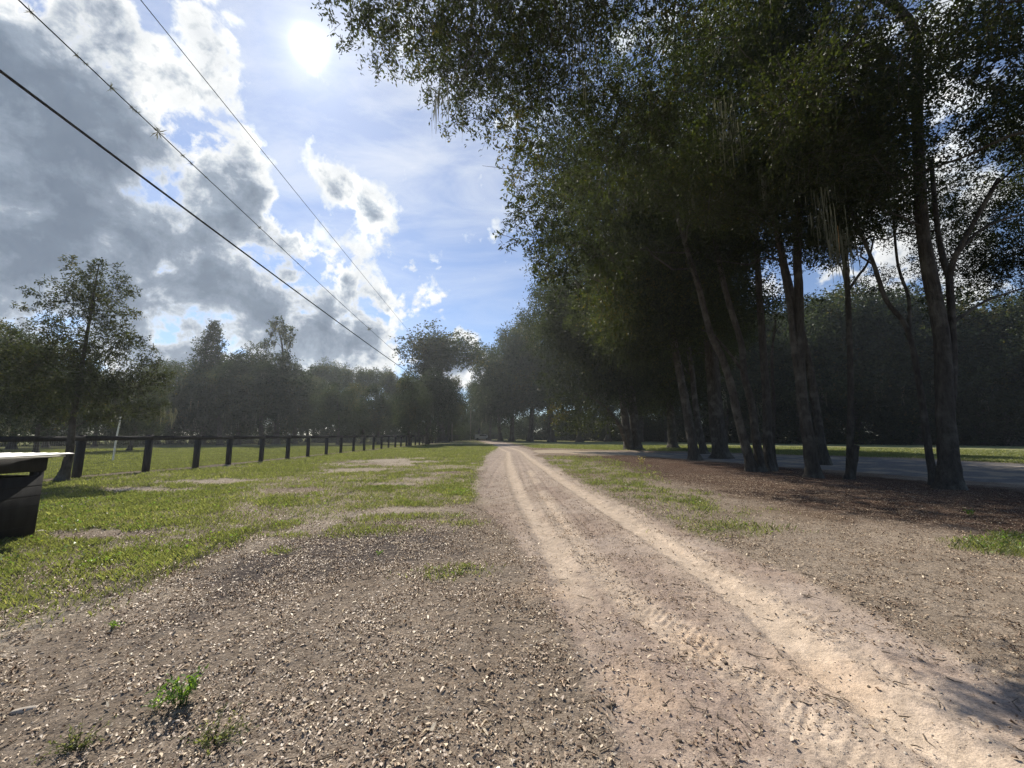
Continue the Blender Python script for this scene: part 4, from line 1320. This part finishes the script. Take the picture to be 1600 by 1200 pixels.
# ------------------------------------------------------------------ fence
posts = [10.9, 13.43, 15.65, 17.55, 19.45, 21.85, 24.4, 26.8, 29.4, 31.9, 34.5, 37.0]
posts += [37.0 + 2.45 * k for k in range(1, 32)]
pxs = [float(FX(q)) for q in posts]
OX, OY = pxs[1], posts[1]
fr_ = empty('pasture_fence', (OX, OY, 0), label='long black board-and-wire fence running along the left pasture', cat='fence')
rf = random.Random(5)
for xx, yy in zip(pxs, posts):
    g_ = Geo()
    w_ = 0.17
    h_ = 1.44 + rf.uniform(-.015, .03)
    g_.box((xx - OX + rf.uniform(-.02, .02), yy - OY, h_ / 2 - 0.15), (w_, w_, h_ + 0.3), rf.uniform(-.1, .1), rf.uniform(-.012, .012))
    link('post', g_.mesh('post', M['black_wood']), fr_)
gb, gw = Geo(), Geo()
for k in range(len(posts) - 1):
    xa, xb, ya, yb_ = pxs[k], pxs[k + 1], posts[k], posts[k + 1]
    L = math.hypot(xb - xa, yb_ - ya)
    rz = math.atan2(-(xb - xa), yb_ - ya)
    cx, cy = (xa + xb) / 2 - OX, (ya + yb_) / 2 - OY
    gb.box((cx + 0.122, cy, 1.335 + rf.uniform(-.006, .006)), (0.036, L - .006, 0.165), rz)
    for zz in np.arange(0.06, 1.27, 0.10):
        gw.box((cx - 0.092, cy, zz), (0.004, L, 0.004), rz)
    if ya < 45:
        for u in np.arange(0.0, L, 0.06):
            f = u / L
            gw.box((xa + (xb - xa) * f - OX - 0.0975, ya + (yb_ - ya) * f - OY, 0.66), (0.0035, 0.0035, 1.22), rz)
link('top_board', gb.mesh('top_board', M['black_wood']), fr_)
link('wire_mesh', gw.mesh('wire_mesh', M['wire']), fr_)

# pale pipe beyond the fence
g_ = Geo()
pb = P(179, 700, 22)
g_.tube([(0, 0, 0), (.02, 0, 1.2), (.12, 0, 2.45)], [.04, .04, .035], 8)
g_.tube([(.12, 0, 2.43), (.12, 0, 2.5)], [.045, .045], 8)
tag(link('metal_pipe', g_.mesh('metal_pipe', M['metal_white']), loc=(pb[0], pb[1], 0)), label='thin pale pipe standing upright behind the fence near the young tree', cat='pipe')

# ------------------------------------------------------------------ low timber shelter at the left edge
sh = empty('bin_shelter', (-6.87, 5.0, 0), label='low black slatted timber shelter with a flat pale metal roof', cat='shelter')
def part(nm, g_, mt, smooth=False):
    return link(nm, g_.mesh(nm, M[mt], smooth), sh)
for (px_, py_) in ((0, .72), (-1.25, .72), (0, -1.6), (-1.25, -1.6)):
    g_ = Geo()
    g_.box((px_ - .045, py_, 0.52), (0.09, 0.10, 1.14))
    part('post', g_, 'black_wood')
for px_ in (0.004, -1.338):
    g_ = Geo()
    g_.box((px_, -.43, 1.03), (0.05, 2.40, 0.19))
    part('top_beam', g_, 'black_wood')
for side in (0.006, -1.332):
    g_ = Geo()
    g_.box((side - .006, -.44, 0.45), (0.022, 2.40, 0.84))
    for k in range(5):
        g_.box((side + .007, -.44, 0.17 + k * 0.14), (0.004, 2.38, 0.012))
    part('side_panel', g_, 'black_wood')
g_ = Geo()
g_.box((-.67, .776, .45), (1.24, .012, .84))
part('end_panel', g_, 'black_wood')
g_ = Geo()
n = 40
xs_ = np.linspace(-1.62, 0.16, n)
zc = 1.163 + 0.006 * np.sin(np.arange(n) * np.pi / 2 * 1.0)
Vv = []
for yy, dz in ((-1.9, -.03), (0.99, .012)):
    for q in (0, 0.006):
        Vv += [(x_, yy, z_ + dz + q) for x_, z_ in zip(xs_, zc)]
Ff = []
for i in range(n - 1):
    Ff += [[n + i, n + i + 1, 3 * n + i + 1, 3 * n + i], [i, 2 * n + i, 2 * n + i + 1, i + 1], [2 * n + i, 3 * n + i, 3 * n + i + 1, 2 * n + i + 1]]
Ff += [[n - 1, 3 * n - 1, 4 * n - 1, 2 * n - 1]]
g_.add(Vv, Ff)
g_.box((0.125, -.46, 1.142), (0.03, 2.7, 0.022))
part('roof_sheet', g_, 'metal_white')
g_ = Geo()
for k in range(5):
    g_.box((-.69, -1.5 + k * .58, 1.132), (1.36, .05, .035))
part('roof_batten', g_, 'black_wood')

# ------------------------------------------------------------------ utility poles and wires
def upole(x_, y_, h_, label, rad=0.15, top_arm=False, mt='pole'):
    e = empty('utility_pole', (x_, y_, 0), label=label, cat='utility pole')
    g_ = Geo()
    g_.tube([(0, 0, -.3), (0, 0, h_ * .5), (0.03, 0, h_)], [rad, rad * .85, rad * .65], 12)
    link('pole', g_.mesh('pole', M[mt], True), e)
    if top_arm:
        g_ = Geo()
        g_.tube([(0, 0, h_), (0, 0, h_ + .28)], [.05, .03], 8)
        link('insulator', g_.mesh('insulator', M['ceramic'], True), e)
        for q in (9.6, 10.6):
            g_ = Geo()
            g_.box((rad * .9, 0, q), (.12, .08, .1))
            link('bracket', g_.mesh('bracket', M['wire']), e)
    return e


PX, PYY = -13.3, 86.0
upole(PX, PYY, P(709, 594, PYY)[2], 'dark tall utility pole carrying the wires at the far end of the fence', .16, True)
xb, yb = gp(735, 688.5)
upole(xb, yb, P(735, 628, yb)[2], 'pale slimmer utility pole right of the dark one by the track', .13)


def wire(name, label, px_pts, end, Y0, rad, sag_guess):
    """catenary between the far pole and a pole behind the viewer, fitted to its sight line"""
    pts = px_pts
    best = None
    for x0 in np.linspace(-16, 2, 61):
        for z0 in np.linspace(5, 14, 37):
            for sg in (0.4, 0.8, 1.3, 1.9, 2.5):
                t_ = np.linspace(0.15, 0.999, 70)
                X = x0 + (end[0] - x0) * t_
                Y = Y0 + (end[1] - Y0) * t_
                Z = z0 + (end[2] - z0) * t_ - 4 * sg * t_ * (1 - t_)
                m_ = Y > 0.3
                u, v, dd = proj(np.stack([X, Y, Z], -1)[m_])
                o_ = np.argsort(u)
                err = sum((np.interp(qx, u[o_], v[o_]) - qy) ** 2 for qx, qy in pts)
                if best is None or err < best[0]:
                    best = (err, x0, z0, sg)
    _, x0, z0, sg = best
    print(name, best)
    t_ = np.linspace(0, 1, 90)
    L = np.stack([x0 + (end[0] - x0) * t_, Y0 + (end[1] - Y0) * t_, z0 + (end[2] - z0) * t_ - 4 * sg * t_ * (1 - t_)], -1)
    g_ = Geo()
    g_.tube(L, rad, 6, False)
    tag(link(name, g_.mesh(name, M['cable'], True)), label=label, cat='wire')
    return L


eT = P(709, 600, PYY)
w1 = wire('power_line', 'thick black cable, lowest of the wires crossing the sky', [(0, 112), (150, 222), (300, 333), (450, 445), (560, 528), (620, 576)], P(709, 622, PYY), -30, 0.019, 2)
w2 = wire('power_line', 'middle wire with small tufts of air plants on it', [(33, 0), (120, 85), (250, 212), (400, 350), (500, 442), (575, 513)], P(709, 608, PYY), -30, 0.0075, 1)
w3 = wire('power_line', 'thin topmost wire, bare and nearest the sun', [(220, 0), (300, 98), (380, 200), (470, 305), (560, 425), (630, 510)], P(709, 596, PYY), -30, 0.0065, 1)

# tufts of air plant clinging to the middle wire
ur, vr, dr_ = proj(w2)
fine = np.stack([np.interp(np.linspace(0, 89, 4000), np.arange(90), w2[:, k]) for k in range(3)], -1)
fu, fv, fd = proj(fine)
ok = fine[:, 1] > 1
for q, (pxq, big) in enumerate([(48, 1), (120, .8), (134, .7), (174, 1.2), (205, 1.0), (214, .8), (248, 2.0), (286, .8), (298, .9), (322, .6), (406, 1.0), (423, .7), (440, .6), (466, .6), (577, 2.6)]):
    i = int(np.argmin(np.where(ok, np.abs(fu - pxq), 1e9)))
    c_ = fine[i]
    side_lab = 'small spiky air plant, %s along the middle wire' % nth(q)
    n = 26
    d = unit(rg.normal(size=(n, 3)) + np.array([0, 0, -.3]))
    Qd = leafquads(np.repeat(c_[None], n, 0), d, unit(rg.normal(size=(n, 3))), 0.055 * big * (.5 + rg.random(n)), 0.007 * big)
    o_ = link('air_plant', new_mesh('air_plant', Qd.reshape(-1, 3) - c_, np.arange(n * 4).reshape(n, 4), M['moss'], tint=np.full(n * 4, .25)), loc=tuple(c_))
    tag(o_, label={6: 'largest bushy green air plant on the middle wire', 14: 'dark hanging tuft low on the middle wire near the treeline'}.get(q, side_lab), cat='air plant', group='air plants on the middle wire')

# ------------------------------------------------------------------ pale vehicle parked at the far end of the track
vx, vy = gp(754, 688.0)
vy = 112.0
vx = (754 - 800) / F_PX * vy
ve = empty('parked_van', (vx, vy, 0), label='tiny pale vehicle parked side-on at the far end of the track', cat='vehicle')
g_ = Geo()
prof = [(-2.1, .45), (-2.1, 1.25), (-1.9, 1.7), (1.0, 1.72), (1.5, 1.2), (2.1, 1.05), (2.15, .45)]
Vv = [(a, -.85, b) for a, b in prof] + [(a, .85, b) for a, b in prof]
n = len(prof)
g_.add(Vv, [[i, (i + 1) % n, n + (i + 1) % n, n + i] for i in range(n)])
g_.add([(a, -.85, b) for a, b in prof] + [(0, -.85, .9)], [[i, (i + 1) % n, n] for i in range(n)])
g_.add([(a, .85, b) for a, b in prof] + [(0, .85, .9)], [[(i + 1) % n, i, n] for i in range(n)])
link('body', g_.mesh('body', M['pale_paint']), ve)
for cx in (-1.3, 1.35):
    for cy in (-.82, .82):
        g_ = Geo()
        g_.tube([(cx, cy - .1, .34), (cx, cy + .1, .34)], [.34, .34], 14)
        link('wheel', g_.mesh('wheel', M['rubber']), ve)
g_ = Geo()
g_.box((.3, -.856, 1.42), (2.0, .014, .34))
g_.box((.3, .856, 1.42), (2.0, .014, .34))
link('window', g_.mesh('window', M['dark_glass']), ve)

# ------------------------------------------------------------------ weeds in the foreground
def weed(name, label, cat, px_, py_, hgt, n, mt, seed, leafL=0.02, spread=0.09, group=None):
    r_ = np.random.default_rng(seed)
    bx, by = gp(px_, py_)
    bz = float(height(np.array([bx]), np.array([by]))[0])
    e = empty(name, (bx, by, bz), label=label, cat=cat, group=group)
    g_ = Geo()
    Qs = []
    for i in range(n):
        a = r_.random() * 6.28
        b = np.array([math.cos(a), math.sin(a), 0]) * spread * .35 * r_.random()
        tip = np.array([math.cos(a) * spread * (.4 + r_.random()), math.sin(a) * spread * (.4 + r_.random()), hgt * (.45 + .6 * r_.random())])
        ln = bezier(b, b + np.array([0, 0, tip[2] * .6]), tip, 6)
        g_.tube(ln, np.linspace(.0016, .0007, 6), 4, False)
        m_ = 9
        t_ = .25 + .75 * r_.random(m_)
        B = np.stack([np.interp(t_ * 5, np.arange(6), ln[:, k]) for k in range(3)], -1)
        d = unit(r_.normal(size=(m_, 3)) + np.array([0, 0, .35]))
        Qs.append(leafquads(B, d, unit(r_.normal(size=(m_, 3)) * .5 + np.array([0, 0, 1.0])), leafL * (.6 + .8 * r_.random(m_)), leafL * .5))
    Q = np.vstack([q.reshape(-1, 3) for q in Qs])
    link('stem', g_.mesh('stem', M[mt]), e)
    link('leaf', new_mesh('leaf', Q, np.arange(len(Q)).reshape(-1, 4), M[mt], tint=np.clip(np.repeat(r_.normal(.5, .25, len(Q) // 4), 4), 0, .99)), e)['kind'] = 'stuff'


weed('weed_plant', 'bright green leafy weed in the near left foreground', 'weed', 283, 1100, .17, 26, 'weed', 1, .028, .11)
weed('weed_plant', 'small green sprig just left of the bright green weed', 'weed', 245, 1108, .07, 6, 'weed', 2, .018, .05)
weed('weed_plant', 'low dull green weed below the bright green weed', 'weed', 335, 1160, .09, 34, 'grass', 3, .016, .15)
weed('weed_plant', 'dull green straggling weed at the bottom left corner', 'weed', 120, 1172, .08, 26, 'grass', 4, .014, .12)
weed('weed_plant', 'small weed at the tip of the left lawn edge', 'weed', 178, 985, .07, 9, 'weed', 5, .018, .06)
weed('weed_plant', 'pale spindly seedling in front of the double-trunked oak', 'weed', 1003, 727, .45, 14, 'dry', 6, .06, .25)
weed('weed_plant', 'small green sprig in the shade at the right edge', 'weed', 1515, 808, .16, 8, 'weed', 7, .035, .1)
weed('weed_plant', 'tiny green sprig on the dark soil patch left of the track', 'weed', 592, 866, .05, 7, 'weed', 8, .02, .06)

# pale stone by the shelter corner and pale slab of bark, near left
g_ = Geo()
def stone(px_, py_, s_, label, mt='stone'):
    bx, by = gp(px_, py_)
    bz = float(height(np.array([bx]), np.array([by]))[0])
    r_ = np.random.default_rng(int(px_))
    u_, v_ = np.meshgrid(np.linspace(0, 2 * np.pi, 17)[:-1], np.linspace(.15, np.pi - .15, 9))
    rr2 = 1 + .12 * r_.normal(size=u_.shape)
    Vv = np.stack([np.cos(u_) * np.sin(v_) * s_[0] * rr2, np.sin(u_) * np.sin(v_) * s_[1] * rr2, np.cos(v_) * s_[2]], -1).reshape(-1, 3)
    k = 16
    Fq = [[i * k + j, (i + 1) * k + j, (i + 1) * k + (j + 1) % k, i * k + (j + 1) % k] for i in range(8) for j in range(k)]
    g_ = Geo()
    g_.add(Vv, Fq)
    Vt = np.vstack([Vv[:k], [[0, 0, s_[2]]]])
    g_.add(Vt, [[j, (j + 1) % k, k] for j in range(k)])
    o_ = link('stone' if mt == 'stone' else 'bark_piece', g_.mesh('stone', M[mt], True), loc=(bx, by, bz + s_[2] * .3))
    o_.rotation_euler = (0, 0, .5)
    tag(o_, label=label, cat='stone' if mt == 'stone' else 'bark')


stone(62, 834, (.07, .05, .03), 'small pale stone at the corner of the black shelter')
stone(35, 1118, (.055, .018, .012), 'pale flat sliver of wood in the near left corner', 'dead_leaf_solid' if 'dead_leaf_solid' in M else 'stone')

# ------------------------------------------------------------------ thin haze, added to stand in for veiling lens glare
m, t, o = mat('glare_haze')
pv = t.n('ShaderNodeVolumePrincipled', ins={'Color': (0.86, 0.93, 1.0, 1), 'Density': 0.0005, 'Anisotropy': 0.55})
t.link(pv.outputs[0], o.inputs['Volume'])
g_ = Geo()
g_.box((0, 60, 18), (400, 260, 40))
hz = link('haze', g_.mesh('haze', m))
tag(hz, kind='stuff')
hz['label'] = 'thin haze added to veil the far trees like lens glare'
print('tris', sum(len(me.polygons) for me in bpy.data.meshes))
